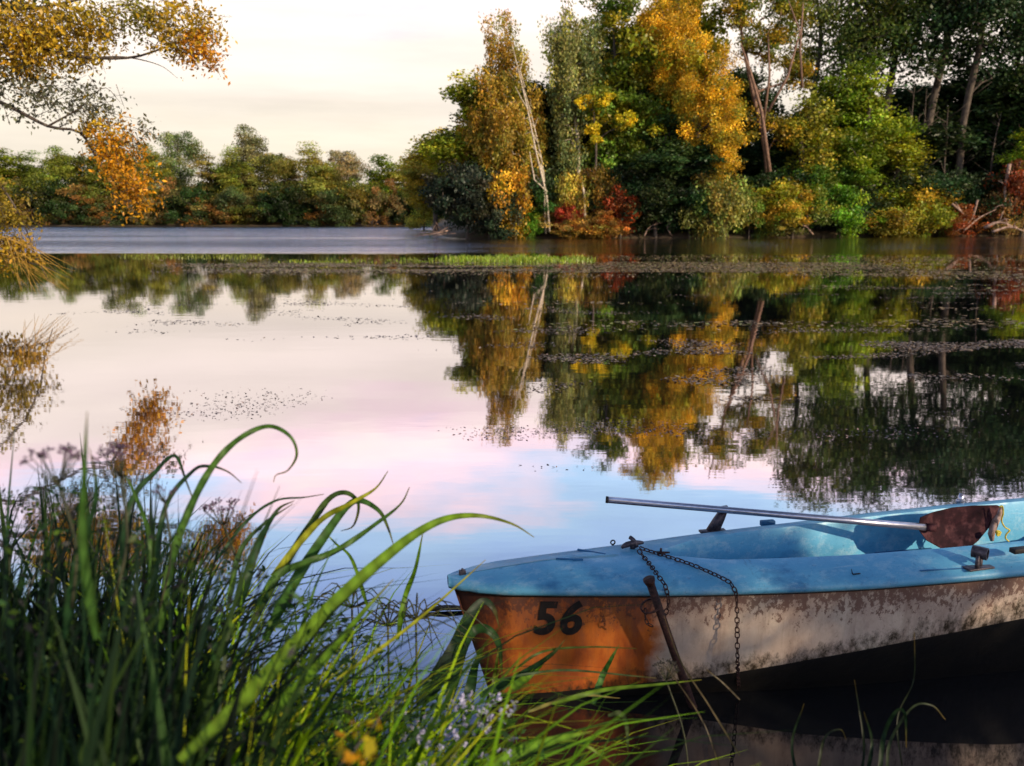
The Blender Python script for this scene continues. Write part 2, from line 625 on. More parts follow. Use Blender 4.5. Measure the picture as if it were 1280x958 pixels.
# prototypes, all about 20 m tall unless told otherwise
def broad(seed, h=20, w=5.2, n=160, per=210, leaf=0.29, base=0.18, rc=1.35, var=0.35, droop=0.0, shell=0.45, r0=0.30):
    rr = random.Random(seed)
    env = []
    for i in range(9):
        z = h * (base + 0.12 + (0.86 - base - 0.1) * i / 8)
        k = math.sin(math.pi * min(1, 0.18 + 0.80 * i / 8)) ** 0.7
        a = rr.uniform(0, 6.28)
        ofs = w * 0.38 * k
        env.append((ofs * math.cos(a), ofs * math.sin(a), z, w * 0.66 * k, w * 0.66 * k, h * 0.10))
    tr = [(0, 0, -0.5), (rr.uniform(-.4, .4), 0, h * .3), (rr.uniform(-.8, .8), rr.uniform(-.5, .5), h * .6), (rr.uniform(-.8, .8), 0, h * .76)]
    return build_tree('broad', seed, tr, env, n, per, rc, leaf, r0=r0, var=var, droop=droop, shell=shell,
                      pal=((1, 1, 1), (1.15, 1.0, 0.8), (0.85, 1.0, 1.0)))


PB = [broad(1), broad(2, w=4.6), broad(3, w=6.0, n=170)]
P_OPEN = [broad(5, w=5.0, n=120, per=105, shell=0.8, leaf=0.20, base=0.35, r0=0.2, rc=1.2), broad(6, w=4.4, n=110, per=105, base=0.4, shell=0.85, leaf=0.20, r0=0.2, rc=1.15)]
P_TALL = [broad(8, w=3.0, n=130, per=110, rc=1.1), broad(9, w=2.7, n=110, per=100, rc=1.1, droop=0.4)]
PF = [broad(21, w=5.5, n=130, per=190, leaf=0.30, base=0.02, rc=1.6, r0=.2), broad(22, w=4.4, n=110, per=190, leaf=0.30, base=0.04, rc=1.5, r0=.2),
      broad(23, w=3.4, n=90, per=190, leaf=0.30, base=0.05, rc=1.4, r0=.2), broad(24, w=6.5, n=120, per=200, leaf=0.30, base=0.0, rc=1.7, r0=.2)]


def shrub(seed, h=4.0, w=3.0, n=80, per=170, leaf=0.145, droop=0.0):
    rr = random.Random(seed)
    env = [(rr.uniform(-.45, .45) * w, rr.uniform(-.4, .4) * w, h * rr.uniform(.2, .62), w * rr.uniform(.4, .6), w * rr.uniform(.4, .6), h * rr.uniform(.25, .36)) for _ in range(6)]
    return build_tree('shrub', seed, [(0, 0, -.4), (.1, 0, h * .2), (.3, .1, h * .45)], env, n, per, 0.62, leaf, r0=0.10, droop=droop,
                      pal=((1, 1, 1), (1.25, .95, .8), (.8, 1.05, .9)), minr=0.012, sides=3)


PSF = [shrub(35, per=190, leaf=.13), shrub(36, w=3.6, per=190, leaf=.13), shrub(37, h=3.6, w=3.4, per=190, leaf=.13), shrub(38, w=4, per=190, leaf=.13)]
PS = [shrub(31), shrub(32, w=3.6), shrub(33, w=2.6, droop=.5), shrub(34, h=4.4, w=3.2)]

ISLAND_PX = FPX / 101.0


def isl(px, y, ground=None):
    """x, y, ground height of a spot on the wooded bank seen at picture column px at distance y"""
    x = (px - 640) / FPX * (y * math.cos(PITCH) + EYE * math.sin(PITCH))
    z = island_z(x, y) if ground is None else ground
    return Vector((x, y, z))


def height_to(py, y, z0):
    return on_y(640, py, y).z - z0


EXT = {}


def extents(me):
    if me.name not in EXT:
        a = np.zeros(len(me.vertices) * 3, dtype=np.float32)
        me.vertices.foreach_get('co', a)
        a = a.reshape(-1, 3)
        w = (np.percentile(a[:, 0], 97.5) - np.percentile(a[:, 0], 2.5) + np.percentile(a[:, 1], 97.5) - np.percentile(a[:, 1], 2.5)) / 2
        EXT[me.name] = (w, np.percentile(a[:, 2], 99.5))
    return EXT[me.name]


def put(kind, protos, px, y, top, wpx, color, label, cat='tree', group=None, bark=None, h0=20.0, w0=10.5, rz=None, lean=None):
    p = isl(px, y)
    p.z = max(p.z, -0.1)
    h = height_to(top, y, p.z)
    wide = wpx / FPX * y
    w0, h0 = extents(protos[1])
    sx = wide / w0
    sz = h / h0
    r = plant_tree(kind, protos, p, random.uniform(0, 6.28) if rz is None else rz, (sx, sx, sz), color, label, cat, group, bark)
    if lean: r.rotation_euler = (lean[1], lean[0], r.rotation_euler.z)
    return r


OLIVE = (0.13, 0.115, 0.022)
GREEN = (0.07, 0.09, 0.02)
LIME = (0.16, 0.21, 0.02)
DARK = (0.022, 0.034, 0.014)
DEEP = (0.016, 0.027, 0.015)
GOLD = (0.42, 0.26, 0.018)
YELLOW = (0.40, 0.29, 0.02)
BRONZE = (0.27, 0.14, 0.022)
GREYG = (0.10, 0.105, 0.045)
RUSTY = (0.33, 0.10, 0.025)
RED = (0.17, 0.026, 0.02)
BROWN = (0.17, 0.105, 0.05)
SLATE = (0.018, 0.021, 0.021)

# --- the leaning birch with its pale trunk (own mesh: foliage hangs to the left of the trunk)
yb = 103.0


def bp(px, py, y=yb): return on_y(px, py, y)


b0 = isl(684, yb)


def relb(px, py, dy=0):
    v = bp(px, py, yb + dy) - b0
    return tuple(v)


def ell(px, py, rx, rz, dy=0, dep=None, w=None, rel=relb):
    """ellipsoid from picture centre and radii in pixels, dy metres further off"""
    c = rel(px, py, dy)
    k = 1 / ISLAND_PX
    e = (c[0], c[1], c[2], rx * k, (dep if dep else rx * k), rz * k)
    return e + ((w,) if w else ())


birch = build_tree('birch', 41, [(0, 0, -0.5), relb(679, 215), relb(663, 140), relb(645, 80), relb(634, 45)],
                   [ell(626, 42, 24, 30), ell(633, 78, 32, 32), ell(664, 150, 22, 40, 2), ell(618, 112, 36, 34), ell(628, 155, 44, 36, -1), ell(648, 195, 32, 36, 1), ell(606, 170, 34, 44, .8), ell(618, 225, 28, 26)],
                   260, 150, 1.05, 0.27, r0=0.12, droop=0.75, pal=((1, 1, 1), (1.15, .95, .7), (.75, .95, .8)), var=0.25)
plant_tree('birch_tree', birch, b0, 0, 1, (0.20, 0.13, 0.030), 'tall bronze birch leaning left with a bare pale trunk at the wood edge', 'tree', bark=M_BARK_PALE)
# second pale stem in front of the crown
b0s = b0.copy()
st = MB()
for pts, r in ((((687, 290), (683, 243), (670, 190), (658, 130), (648, 88), (640, 55)), (0.13, 0.12, 0.10, 0.085, 0.06, 0.03)),
               (((684, 240), (668, 225), (662, 190)), (0.10, 0.08, 0.05)),
               (((672, 178), (664, 165), (655, 168)), (0.08, 0.06, 0.04)),
               (((656, 110), (650, 88), (655, 70)), (0.08, 0.06, 0.04)),
               (((662, 140), (652, 124), (644, 108)), (0.08, 0.05, 0.03))):
    st.tube([relb(px, py, -3.2) for px, py in pts], list(r), 7)
so = st.build('trunk', M_BARK_PALE)
so.parent = [o for o in COL.objects if o.name == 'birch_tree'][0]

# --- weeping birch right of it
b0 = isl(722, 105)
wbirch = build_tree('weeping', 42, [(0, 0, -0.5), relb(722, 180, 2), relb(712, 90, 2), relb(705, 20, 2)],
                    [ell(706, 35, 26, 34, 2), ell(702, 80, 24, 44, 2), ell(716, 120, 30, 44, 2), ell(735, 60, 22, 50, 3), ell(712, 175, 24, 30, 2)],
                    190, 110, 1.1, 0.28, r0=0.26, droop=1.0, pal=((1, 1, 1), (.8, 1, 1.2), (1.1, 1, .7)), var=0.3, shell=.6)
plant_tree('birch_tree', wbirch, b0, 0, 1, (0.13, 0.125, 0.055), 'grey-green weeping birch with thin hanging twigs right of the leaning one', 'tree', bark=M_BARK_PALE)

# --- golden tall tree
b0 = isl(872, 106)
gold = build_tree('golden', 43, [(0, 0, -0.5), relb(872, 220, 3), relb(868, 120, 3), relb(850, 20, 3), relb(838, -60, 3)],
                  [ell(835, -20, 40, 36, 3), ell(828, 30, 42, 36, 2), ell(866, 75, 48, 34, 1), ell(888, 118, 42, 30, -1), ell(908, 158, 26, 26, -3.5),
                   ell(862, 150, 16, 44, -1), ell(906, 198, 13, 26, -4, 2, 6), ell(842, 95, 24, 34, 2), ell(800, 60, 18, 30, 3)],
                  360, 230, 1.15, 0.21, r0=0.42, droop=0.35, pal=((1, 1, 1), (1.1, 1.0, .9), (.9, .95, 1.3), (.45, .65, .9), (.75, .7, .8)), var=0.32)
plant_tree('golden_tree', gold, b0, 0, 1, (0.40, 0.24, 0.026), 'towering golden-orange tree, the brightest crown in the wood', 'tree', bark=M_BARK)

# --- green tree with yellow patches, between weeping birch and golden tree
b0 = isl(775, 107)
gy = build_tree('mixed', 44, [(0, 0, -0.5), relb(775, 200, 4), relb(770, 100, 4), relb(765, 0, 4)],
                [ell(765, 20, 36, 40, 4), ell(790, 80, 38, 40, 4), ell(765, 130, 44, 36, 3), ell(800, 160, 40, 36, 3), ell(770, 190, 40, 26, 3), ell(830, 200, 30, 30, 3)],
                230, 150, 1.35, 0.33, r0=0.36, pal=((1, 1, 1), (.55, .75, .9), (1.6, 1.2, .7), (.6, .9, 1.1)), var=0.4)
plant_tree('broadleaf_tree', gy, b0, 0, 1, (0.12, 0.125, 0.020), 'tall green tree with yellow-tipped clumps between the weeping birch and the golden tree', 'tree', bark=M_BARK)
yp = build_tree('yellow_patch', 45, [(0, 0, -0.5), relb(748, 240, 0), relb(745, 180, 0), relb(742, 140, 0)],
                [ell(733, 133, 20, 11, 0), ell(752, 128, 16, 9, 0), ell(742, 165, 12, 14, 0), ell(778, 150, 18, 10, 0, None, 2)], 42, 110, 0.62, 0.24, r0=0.13, var=.2,
                pal=((1, 1, 1), (.8, .9, 1)))
plant_tree('slender_tree', yp, b0 + Vector((0, 0, 0)), 0, 1, (0.42, 0.29, 0.02), 'slender tree with bright yellow clumps in front of the tall green tree', 'tree')

# --- open reddish-stemmed tree right of the gold one
b0 = isl(958, 108)
opn = build_tree('open', 46, [(0, 0, -0.5), relb(958, 200, 4), relb(940, 110, 4), relb(925, 30, 4), relb(915, -40, 4)],
                 [ell(925, 5, 34, 30, 4), ell(960, 50, 34, 30, 4), ell(985, 20, 26, 36, 5), ell(1000, 90, 22, 30, 5), ell(940, 150, 22, 22, 4), ell(985, 165, 22, 20, 3)],
                 150, 110, 1.25, 0.30, r0=0.30, pal=((1, 1, 1), (1.5, 1.1, .7), (.5, .75, .9)), var=0.35, shell=.6)
plant_tree('open_tree', opn, b0, 0, 1, (0.145, 0.115, 0.022), 'thin olive tree with bare reddish limbs just right of the golden tree', 'tree', bark=M_BARK_RED)
limb = MB()
for pts, r in ((((962, 215), (952, 140), (938, 90), (926, 55)), (.26, .2, .15, .08)), (((955, 150), (962, 95), (960, 40)), (.16, .13, .07)),
               (((960, 140), (985, 95), (1000, 40), (985, 0)), (.17, .14, .1, .06)), (((1003, 110), (1000, 60), (1004, 5)), (.14, .12, .08)),
               (((950, 120), (930, 75), (905, 60)), (.1, .07, .04))):
    limb.tube([relb(px, py, 1.5) for px, py in pts], list(r), 6)
lo = limb.build('limbs', M_BARK_RED)
lo.parent = [o for o in COL.objects if o.name == 'open_tree'][0]

# --- the rest of the wood: (name, proto, px, y, top, width px, colour, label)
F = 'broadleaf_tree'
TREES = [
    (F, PB[1], 594, 104.5, 104, 74, (0.15, 0.145, 0.02), 'yellow-green tree at the very left end of the wood, left of the leaning birch'),
    (F, PB[0], 640, 112, 95, 90, DARK, 'dark tree hidden behind the leaning bronze birch'),
    (F, P_TALL[0], 668, 109, 175, 46, (0.15, 0.13, 0.03), 'short olive tree behind the lower trunk of the leaning birch'),
    (F, PB[2], 684, 116, 118, 90, (0.035,0.045,0.02), 'dark low tree between the two birches'),
    (F, PB[0], 745, 114, 35, 110, (0.085, 0.10, 0.02), 'green tree behind the weeping birch'),
    (F, PB[1], 790, 113, 60, 110, DEEP, 'blackish green tree under the yellow-tipped one'),
    (F, PB[2], 825, 112, -20, 110, (0.16, 0.15, 0.02), 'olive yellow tree behind the golden tree'),
    (F, PB[0], 835, 103.5, 150, 90, (0.024, 0.042, 0.020), 'dark bluish tree below the golden crown'),
    (F, PB[2], 905, 116, 90, 90, DEEP, 'black-green tree right behind the golden crown'),
    (F, PB[1], 985, 117, 150, 90, DEEP, 'dark tree behind the reddish-limbed open tree'),
    (F, P_TALL[1], 1000, 107, 118, 44, (0.14, 0.13, 0.025), 'narrow olive tree under the reddish limbs'),
    (F, P_OPEN[0], 1040, 119, -95, 90, (0.05, 0.062, 0.02), 'very tall thin dark tree in front of the pale sky gap'),
    (F, P_OPEN[1], 1005, 123, -70, 70, (0.10, 0.095, 0.03), 'tall airy tree edging the pale sky gap'),
    (F, PB[0], 1068, 112, 82, 82, (0.10, 0.125, 0.018), 'bright green tree at the middle of the right-hand wood'),
    (F, P_TALL[0], 1050, 109, 172, 46, (0.07, 0.105, 0.018), 'small fresh green tree below the bright green one'),
    (F, P_TALL[1], 1112, 111, 160, 50, (0.135, 0.135, 0.018), 'yellow-green sapling right of the bright green tree'),
    (F, P_OPEN[1], 1095, 121, -100, 90, (0.028, 0.045, 0.02), 'lofty dark tree, second from the sky gap'),
    (F, P_OPEN[0], 1145, 120, -110, 100, (0.024, 0.038, 0.022), 'lofty dark tree above the yellow-green sapling'),
    (F, PB[1], 1150, 126, 100, 100, DEEP, 'black-green crown behind the yellow-green sapling'),
    (F, P_OPEN[1], 1195, 118, -90, 96, (0.022, 0.036, 0.024), 'lofty dark tree with blue sky showing through its top'),
    (F, P_OPEN[0], 1245, 122, -100, 100, (0.024, 0.040, 0.022), 'lofty dark tree near the right edge of the picture'),
    (F, PB[0], 1215, 127, 95, 110, DEEP, 'wide black-green tree low behind the lofty trees at right'),
    (F, PB[2], 1100, 128, 120, 110, DEEP, 'wide black-green tree behind the bright green one'),
    (F, PB[1], 1040, 130, 130, 100, DEEP, 'black-green tree low below the pale sky gap'),
    (F, PB[2], 1290, 124, 60, 120, (0.025, 0.045, 0.02), 'dark tree cut by the right edge of the picture'),
    (F, P_TALL[0], 1277, 112, 165, 40, (0.13, 0.17, 0.02), 'sunlit yellow-green sapling at the right edge'),
    (F, P_OPEN[0], 1320, 119, -120, 120, DARK, 'tall tree just outside the right edge, leaning in'),
    (F, PB[0], 1375, 122, -60, 140, DARK, 'tall tree further out to the right of the picture'),
    (F, PB[1], 1450, 122, -60, 150, (0.05, 0.07, 0.02), 'broad tree far out to the right of the picture'),
    (F, PB[1], 545, 140, 168, 46, (0.22, 0.165, 0.04), 'tawny tree set back to the left of the wood'),
    (F, PB[0], 574, 128, 185, 40, (0.10, 0.10, 0.03), 'olive tree just left behind the dark waterside bush'),
    (F, PF[0], 530, 165, 205, 36, (0.18, 0.15, 0.04), 'small tawny tree where the wood meets the far shore'),
]
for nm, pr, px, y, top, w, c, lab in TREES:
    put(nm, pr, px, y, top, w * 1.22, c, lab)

# a row of back trees closing the wood
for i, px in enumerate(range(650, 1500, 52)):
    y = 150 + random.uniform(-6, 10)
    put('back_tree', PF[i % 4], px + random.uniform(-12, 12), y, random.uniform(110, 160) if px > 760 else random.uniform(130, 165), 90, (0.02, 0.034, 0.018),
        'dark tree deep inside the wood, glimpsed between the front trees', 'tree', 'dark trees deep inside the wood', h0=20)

SHRUBS = [
    ('willow_bush', PS[3], 584, 100.5, 205, 74, SLATE, 'dark bluish bush spreading low over the water at the left tip of the wood'),
    ('willow_bush', PS[1], 612, 100.5, 225, 64, (0.028, 0.034, 0.028), 'dark bush beneath the leaning birch, right of the bluish one'),
    ('golden_shrub', PS[2], 627, 100.0, 215, 50, (0.24, 0.14, 0.02), 'round golden-brown hanging shrub under the birch'),
    ('green_shrub', PS[0], 662, 100.8, 262, 26, (0.08, 0.15, 0.02), 'small bright green bush at the waterline under the birch'),
    ('green_shrub', PS[1], 680, 102.5, 235, 50, (0.03, 0.065, 0.02), 'dark green bush at the foot of the pale trunk'),
    ('olive_shrub', PS[2], 706, 101.5, 218, 34, (0.18, 0.14, 0.035), 'upright olive shrub between the two pale trunks'),
    ('red_shrub', PS[0], 714, 100.9, 255, 32, RED, 'crimson shrub low on the bank, the left one of two'),
    ('red_shrub', PS[3], 776, 101.0, 236, 40, (0.19, 0.042, 0.02), 'larger orange-red shrub on the bank under the dark trees'),
    ('russet_shrub', PS[1], 704, 100.4, 268, 46, (0.22, 0.12, 0.05), 'tan shrub at the water edge below the crimson one'),
    ('russet_shrub', PS[0], 738, 100.4, 268, 60, (0.18, 0.11, 0.03), 'tan and olive scrub at the water edge between the red shrubs'),
    ('russet_shrub', PS[1], 762, 100.4, 262, 46, (0.21, 0.085, 0.03), 'rust coloured scrub under the orange-red shrub'),
    ('olive_shrub', PS[2], 758, 103, 212, 44, (0.11, 0.075, 0.02), 'brown-olive shrub behind the red one'),
    ('dark_shrub', PS[3], 820, 101.6, 225, 80, DEEP, 'black-green waterside shrub below the golden tree, left part'),
    ('dark_shrub', PS[1], 862, 101.6, 235, 60, (0.02, 0.045, 0.02), 'dark waterside shrub below the golden tree, right part'),
    ('willow_bush', PS[2], 906, 100.8, 218, 58, (0.13, 0.125, 0.045), 'grey-green willow bush at the foot of the golden tree'),
    ('olive_shrub', PS[0], 935, 102.5, 240, 40, (0.10, 0.12, 0.03), 'green-grey shrub left of the yellow bush'),
    ('yellow_shrub', PS[3], 972, 104, 226, 70, (0.23, 0.175, 0.03), 'bright yellow bush on the bank right of the willow'),
    ('yellow_shrub', PS[1], 990, 104, 262, 60, (0.14, 0.13, 0.05), 'low grey-olive scrub below the yellow bush'),
    ('green_shrub', PS[3], 1012, 107, 200, 56, (0.062, 0.10, 0.02), 'fresh green bush right of the yellow bush'),
    ('green_shrub', PS[0], 1048, 107, 222, 60, (0.09, 0.15, 0.02), 'yellowish green bush below the small fresh green tree'),
    ('green_shrub', PS[1], 1080, 109, 252, 46, (0.13, 0.16, 0.02), 'lime coloured bush above the fallen log'),
    ('yellow_shrub', PS[0], 1125, 110, 228, 80, (0.19, 0.155, 0.03), 'yellow-olive scrub above the fallen log'),
    ('yellow_shrub', PS[2], 1100, 109, 262, 60, (0.18, 0.14, 0.035), 'low yellow scrub behind the fallen log'),
    ('green_shrub', PS[0], 1160, 111, 240, 50, (0.10, 0.13, 0.03), 'green bush left of the rust coloured scrub'),
    ('rust_shrub', PS[1], 1188, 112, 254, 52, (0.19, 0.055, 0.03), 'rust-red bush beside the dead branches'),
    ('rust_shrub', PS[0], 1262, 113, 205, 60, (0.15, 0.045, 0.03), 'dark maroon bush above the dead branches'),
    ('rust_shrub', PS[3], 1290, 114, 190, 50, (0.24, 0.08, 0.025), 'russet bush at the right edge of the picture'),
    ('dark_shrub', PS[3], 1150, 115, 215, 90, (0.02, 0.035, 0.02), 'black-green undergrowth behind the yellow scrub'),
    ('dark_shrub', PS[1], 1220, 117, 215, 90, (0.018, 0.032, 0.02), 'black-green undergrowth behind the dead branches'),
    ('olive_shrub', PS[2], 1245, 113, 240, 40, (0.24, 0.15, 0.08), 'pale brown withered bush among the dead branches'),
]
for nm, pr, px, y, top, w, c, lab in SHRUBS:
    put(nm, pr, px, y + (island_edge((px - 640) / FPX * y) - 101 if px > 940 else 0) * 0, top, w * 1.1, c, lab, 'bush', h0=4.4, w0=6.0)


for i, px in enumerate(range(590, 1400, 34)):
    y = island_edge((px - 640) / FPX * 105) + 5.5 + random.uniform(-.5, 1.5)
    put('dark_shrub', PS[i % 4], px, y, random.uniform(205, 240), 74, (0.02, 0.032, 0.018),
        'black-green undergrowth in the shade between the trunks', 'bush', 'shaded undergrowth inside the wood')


# dead branches and logs along the right shore
def dead(name, label, cat, strands, group=None):
    root = empty(name, on_y(*strands[0][0][0], strands[0][1]))
    tag(root, label, cat, group)
    for pts, y, r in strands:
        m = MB()
        P = [on_y(px, py, y + random.uniform(-.4, .4)) - root.location for px, py in pts]
        P = spline(P, 3 * len(P))
        m.tube(P, [r * (1 - .75 * i / (len(P) - 1)) for i in range(len(P))], 6)
        for k in range(3):
            a = P[random.randrange(2, len(P))]
            q = a + Vector((random.uniform(-1.4, 1.4), random.uniform(-.6, .3), random.uniform(.2, 1.6)))
            m.tube([a, a.lerp(q, .5) + Vector((0, 0, .2)), q], [r * .4, r * .3, r * .12], 4)
        m.build('branch', M_DEAD, root)
    return root


dead('fallen_log', 'long pale fallen log lying along the right shore', 'log', [(((1062, 282), (1090, 279), (1120, 284), (1150, 287)), 108, .22), (((1098, 280), (1112, 288), (1118, 291)), 107.6, .1)])
dead('dead_branches', 'tangle of reddish dead branches leaning out over the right shore', 'driftwood',
     [(((1190, 255), (1205, 270), (1200, 290)), 109, .16), (((1222, 250), (1214, 275), (1195, 290)), 109, .16), (((1262, 205), (1256, 240), (1258, 262)), 110, .25),
      (((1280, 215), (1272, 245), (1262, 268)), 110, .2), (((1230, 285), (1250, 278), (1275, 288)), 108.5, .24), (((1205, 288), (1225, 272), (1245, 262)), 109, .14),
      (((1240, 290), (1262, 284), (1282, 290)), 108.2, .2)])
dead('fallen_branch', 'bare branch poking out over the water at the left tip of the wood', 'driftwood',
     [(((562, 288), (545, 292), (515, 296)), 100, .10), (((560, 284), (548, 290), (528, 291)), 100, .07), (((570, 292), (552, 293), (540, 297)), 99.5, .06)])
dead('bare_roots', 'grey bare roots at the waterline below the golden tree', 'roots',
     [(((805, 296), (812, 284), (828, 278)), 101, .1), (((840, 296), (834, 282), (845, 270)), 101, .09), (((1000, 292), (1010, 280), (1022, 276)), 104, .1), (((1016, 293), (1008, 284), (996, 280)), 104, .1)])
for px, t, b, y, rr_, lab in ((728, 222, 262, 100.6, .14, 'short pale birch trunk standing between the red shrubs'), (678, 205, 262, 100.4, .10, 'thin spotted pale trunk below the leaning birch')):
    r = empty('bare_tree', isl(px, y)); tag(r, lab, 'tree trunk')
    m = MB(); m.tube([on_y(px + 4, 292, y) - r.location, on_y(px + 2, (t + b) / 2, y) - r.location, on_y(px - 2, t, y) - r.location], [rr_ * 1.2, rr_, rr_ * .7], 7)
    m.build('trunk', M_BARK_PALE, r)

# dark bare trunks inside the right-hand wood
for i, (px, y) in enumerate(((1088, 113), (1122, 114), (1136, 113), (1152, 114), (1176, 113), (1196, 114), (1226, 113), (1265, 113), (1032, 112), (910, 111))):
    y += 4.5
    base = isl(px, y)
    r = empty('bare_tree', base)
    tag(r, ['dark bare trunk behind the bright green tree', 'slim dark trunk left of the yellow-green sapling', 'slim dark trunk right above the yellow scrub', 'dark trunk above the green bush',
            'dark trunk above the rust-red bush', 'dark straight trunk left of the dead branches', 'dark trunk rising behind the dead branches', 'reddish lit trunk near the right edge',
            'dark trunk right of the reddish-limbed tree', 'dark trunk showing right of the golden crown'][i], 'tree trunk')
    h = 17 + random.uniform(-3, 3)
    dx = random.uniform(-1.2, 1.2)
    m = MB(); m.tube(spline([(0, 0, -.3), (dx * .3 + random.uniform(-.3, .3), 0, h * .35), (dx * .8 + random.uniform(-.4, .4), 0, h * .7), (dx, 0, h)], 10), [.2, .19, .18, .165, .15, .13, .11, .09, .06, .03], 7)
    for k in range(16):
        z = h * random.uniform(.3, .95); a = random.uniform(0, 6.28); L = random.uniform(1, 3)
        s0 = Vector((dx * z / h, 0, z))
        e = s0 + Vector((math.cos(a) * L, math.sin(a) * L, L * .7))
        m.tube([s0, s0.lerp(e, .5) + Vector((0, 0, -.1)), e], [.07, .05, .02], 4)
    m.build('trunk', M_BARK_RED if px == 1265 else M_BARK, r)

# far shore treeline
far_rows = [  # px, top, width px, colour, y
    (-60, 190, 70, GREEN, 242), (-15, 196, 60, OLIVE, 244), (18, 188, 52, (0.10, 0.12, 0.02), 240), (52, 192, 46, GREEN, 246), (84, 186, 48, (0.13, 0.14, 0.03), 240), (112, 196, 40, OLIVE, 246),
    (140, 176, 44, (0.10, 0.11, 0.03), 240), (168, 170, 36, (0.09, 0.10, 0.03), 246), (196, 182, 44, (0.15, 0.14, 0.03), 240), (238, 166, 40, (0.11, 0.125, 0.06), 250), (268, 196, 46, (0.13, 0.105, 0.045), 242),
    (300, 186, 34, (0.12, 0.13, 0.03), 240), (320, 160, 50, (0.15, 0.13, 0.08), 250), (346, 194, 44, (0.15, 0.13, 0.04), 243), (366, 198, 36, (0.20, 0.15, 0.09), 252), (394, 182, 44, (0.16, 0.14, 0.04), 242),
    (420, 206, 44, (0.14, 0.12, 0.04), 247), (440, 190, 40, (0.21, 0.15, 0.10), 252), (480, 196, 46, (0.09, 0.12, 0.02), 240), (508, 202, 40, (0.17, 0.15, 0.035), 243), (532, 222, 36, (0.17, 0.15, 0.04), 246)]
words = ['first', 'second', 'third', 'fourth', 'fifth', 'sixth', 'seventh', 'eighth', 'ninth', 'tenth', 'eleventh', 'twelfth', 'thirteenth', 'fourteenth', 'fifteenth', 'sixteenth', 'seventeenth', 'eighteenth', 'nineteenth', 'twentieth', 'twenty-first']
adj = ['green', 'olive', 'olive', 'green', 'yellowish', 'olive', 'dull green', 'slim green', 'ochre', 'pale tall round', 'brownish', 'green', 'tallest grey-brown', 'ochre', 'pale brown', 'peaked ochre',
       'olive', 'pinkish brown', 'fresh green', 'yellow-olive', 'low ochre']
for i, (px, top, w, c, y) in enumerate(far_rows):
    x = (px - 640) / FPX * y
    z = max(0, far_z(x, y))
    h = height_to(top, y, z)
    pr = PF[(i * 7) % 4]
    s = w * 1.06 / FPX * y / extents(pr[1])[0]
    plant_tree('far_tree', pr, (x, y, z), random.uniform(0, 6), (s, s, h / extents(pr[1])[1]), tuple(v * .8 for v in c),
               f'{adj[i]} tree in the treeline across the lake, {words[i]} crown counted from the left', 'tree', 'trees on the far shore')
k = 0
adj2 = ['dark green', 'brown', 'olive', 'grey-green', 'russet brown', 'deep green']
for px in range(-50, 545, 23):
    y = 236 + random.uniform(0, 2)
    x = (px - 640) / FPX * y
    z = max(0, far_z(x, y) - .3)
    c = [DARK, (0.14, 0.09, 0.05), (0.12, 0.11, 0.03), (0.07, 0.075, 0.04), (0.17, 0.095, 0.04), (0.03, 0.048, 0.02)][(k * 5) % 6]
    w = random.uniform(44, 58); top = random.uniform(222, 250)
    h = height_to(top, y, z)
    s = w * 1.1 / FPX * y / extents(PSF[k % 4][1])[0]
    plant_tree('far_bush', PSF[k % 4], (x, y, z), random.uniform(0, 6), (s, s, h / extents(PSF[k % 4][1])[1]), tuple(v * .72 for v in c),
               f'{words[k // 6]} {adj2[(k * 5) % 6]} bush from the left along the far waterline', 'bush', 'bushes along the far shore')
    k += 1
k = 0
for px in range(-130, 640, 60):
    y = 275 + random.uniform(0, 20)
    x = (px - 640) / FPX * y
    plant_tree('far_tree', PF[k % 4], (x, y, 1.2), random.uniform(0, 6), (2.2, 2.0, random.uniform(.55, .72)), (0.07, 0.075, 0.035),
               'dark tree filling the gaps at the back of the far treeline', 'tree', 'back row of the far shore')
    k += 1


